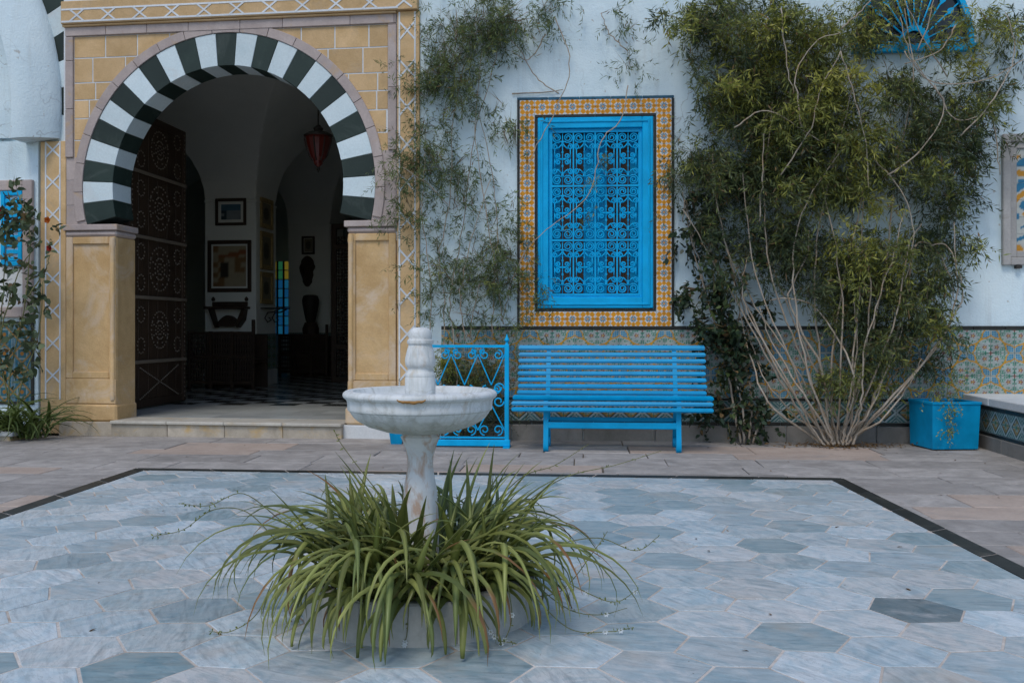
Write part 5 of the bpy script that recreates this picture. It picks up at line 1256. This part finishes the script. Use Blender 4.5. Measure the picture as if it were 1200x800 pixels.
for q in ([(872,519),(868,470),(850,400),(835,320),(830,250)], [(878,519),(880,460),(866,390),(872,320),(888,240)], [(868,519),(855,450),(838,380),(812,290),(803,235)], [(882,519),(900,460),(880,400),(868,350)]): stem(ivy, [wpt(a, b, .26-.03*i) for i, (a, b) in enumerate(q)], .012, .005)
# sparse trailing plant in the blue planter
tp = thing('trailing_plant', 'sparse yellow green plant trailing over the square blue planter', 'plant', ID, q0)
pp = lambda px, py, y_: (lambda d: Vector((d.x*y_, y_, CAMH+d.z*y_))-q0)(ray(px, py))
cs, tn = [], []
for (cx, cy, rx, ry, n, yo) in ((1105,455,18,14,34,.22),(1118,440,14,10,16,.24),(1112,478,13,8,16,-.05),(1112,500,9,12,12,-.045),(1110,495,12,16,8,-.05),(1100,465,18,8,12,.15)):
    for _ in range(n): cs.append(pp(cx+RNG.uniform(-rx,rx), cy+RNG.uniform(-ry,ry), q0.y+yo)); tn.append(RNG.uniform(.5,1))
P, D, Nn, Lv, Wv, C = sprays(cs, tn, 1, .09, 6, .030, .011, PALV, .3); obj('crown', leaves_mesh('crown', P, D, Nn, Lv, Wv, C, M['leaf']), tp)
for q in ([(1112,480,.2),(1110,455,.22),(1122,432,.24)], [(1108,480,.2),(1098,460,.2),(1092,450,.2)], [(1112,472,.02),(1112,480,-.05),(1113,500,-.045),(1111,512,-.04)]): stem(tp, [pp(a, b, q0.y+c) for a, b, c in q], .0045, .002, M['barkgreen'])
# rose bush and strap-leaved plants at the left edge
def plp(px, py, off): x, z = pl(px, py, -off); return Vector((x, -off, z))
ro = thing('rose_bush', 'leggy rose bush with a few red and orange blooms at the left edge', 'bush', PORT)
cs, tn = [], []
for (cx, cy, rx, ry, n) in ((12,240,16,16,7),(30,262,18,18,8),(45,275,14,14,5),(5,290,14,22,7),(30,318,24,14,8),(14,345,26,14,8),(40,350,18,12,6),(25,378,26,16,8),(8,415,18,18,6),(44,400,14,10,4),(40,425,16,14,5),(10,265,12,14,5)):
    for _ in range(int(n*1.4)): cs.append(plp(cx+RNG.uniform(-rx,rx), cy+RNG.uniform(-ry,ry), RNG.uniform(.25,.6))); tn.append(RNG.uniform(.1,.7))
P, D, Nn, Lv, Wv, C = sprays(cs, tn, 1, .17, 6, .085, .055, [(.052,.080,.044), (.080,.112,.056), (.12,.15,.07)], .2); obj('crown', leaves_mesh('crown', P, D, Nn, Lv, Wv, C, M['gloss'], 'broad'), ro)
for q in ([(8,500),(14,430),(30,350),(35,270),(20,225)], [(0,500),(-2,420),(5,330),(8,250)], [(14,500),(28,440),(44,400),(50,330)], [(10,470),(0,400),(22,320),(48,280)], [(30,350),(52,318),(58,300)]): stem(ro, [plp(a, b, .42) for a, b in q], .008, .004, M['barkgreen'])
def rose(px, py, col, r):
    m = MB(); cols = []; c = plp(px, py, .5)
    for ring_, (n, rr, tl) in enumerate(((5, 1.0, .35), (5, .72, .75), (4, .42, 1.15))):
        for k in range(n):
            a = 2*math.pi*k/n+ring_*.6; d = Vector((math.cos(a), -.5, math.sin(a)*.9)); d = Vector((math.cos(a)*math.cos(tl), -math.sin(tl), math.sin(a)*math.cos(tl))); s = Vector((-math.sin(a), 0, math.cos(a)))*rr*r*.55
            m.add([c, c+d*rr*r*.6+s, c+d*rr*r-s*.0+s*.5, c+d*rr*r-s*.5, c+d*rr*r*.6-s], [(0,1,2,3,4)]); g = random.uniform(.7,1.2); cols += [(*[x*g for x in col], 1)]*5
    me = m.mesh('bloom', M['petal'], recalc=False); set_leaf(me, cols); obj('bloom', me, ro)
rose(3, 248, (.35,.02,.05), .055); rose(56, 258, (.50,.13,.02), .035); rose(58, 291, (.36,.03,.02), .032)
random.seed(33)
lf = thing('strap_leaf_plant', 'clump of dark strap leaved plants on the paving at the left edge', 'plant', PORT, PORT.inverted() @ G(36, 515))
for k in range(130):
    c = (random.uniform(-.45,.14), random.gauss(0,.08), .02)
    cc = random.uniform(.7,1.2); col = (.070*cc,.10*cc,.028*cc)
    blade_part(lf, c, random.uniform(0, 6.28), R(random.uniform(45,85)), R(random.uniform(-70,0)), random.uniform(.45,.85), random.uniform(.010,.017), col, tuple(x*1.3 for x in col))

# stray dry leaves on the courtyard
n = 70; P = np.stack([RNG.uniform(-3.2, 4.0, n), RNG.uniform(3.2, 9.2, n), np.full(n, .006)], 1); D = RNG.normal(size=(n, 3)); D[:, 2] *= .1; Nn = np.tile(np.array([0,0,1.0]), (n, 1))
C = np.array([(.16,.10,.05)])*RNG.uniform(.4, 1.5, (n, 1))
fl_ = obj('fallen_leaves', leaves_mesh('fallen_leaves', P, D, Nn, RNG.uniform(.012,.04,n), RNG.uniform(.005,.014,n), C, M['leaf'], 'broad'), kind='stuff'); tag(fl_, 'few tiny dry leaves scattered over the courtyard paving', 'leaves')
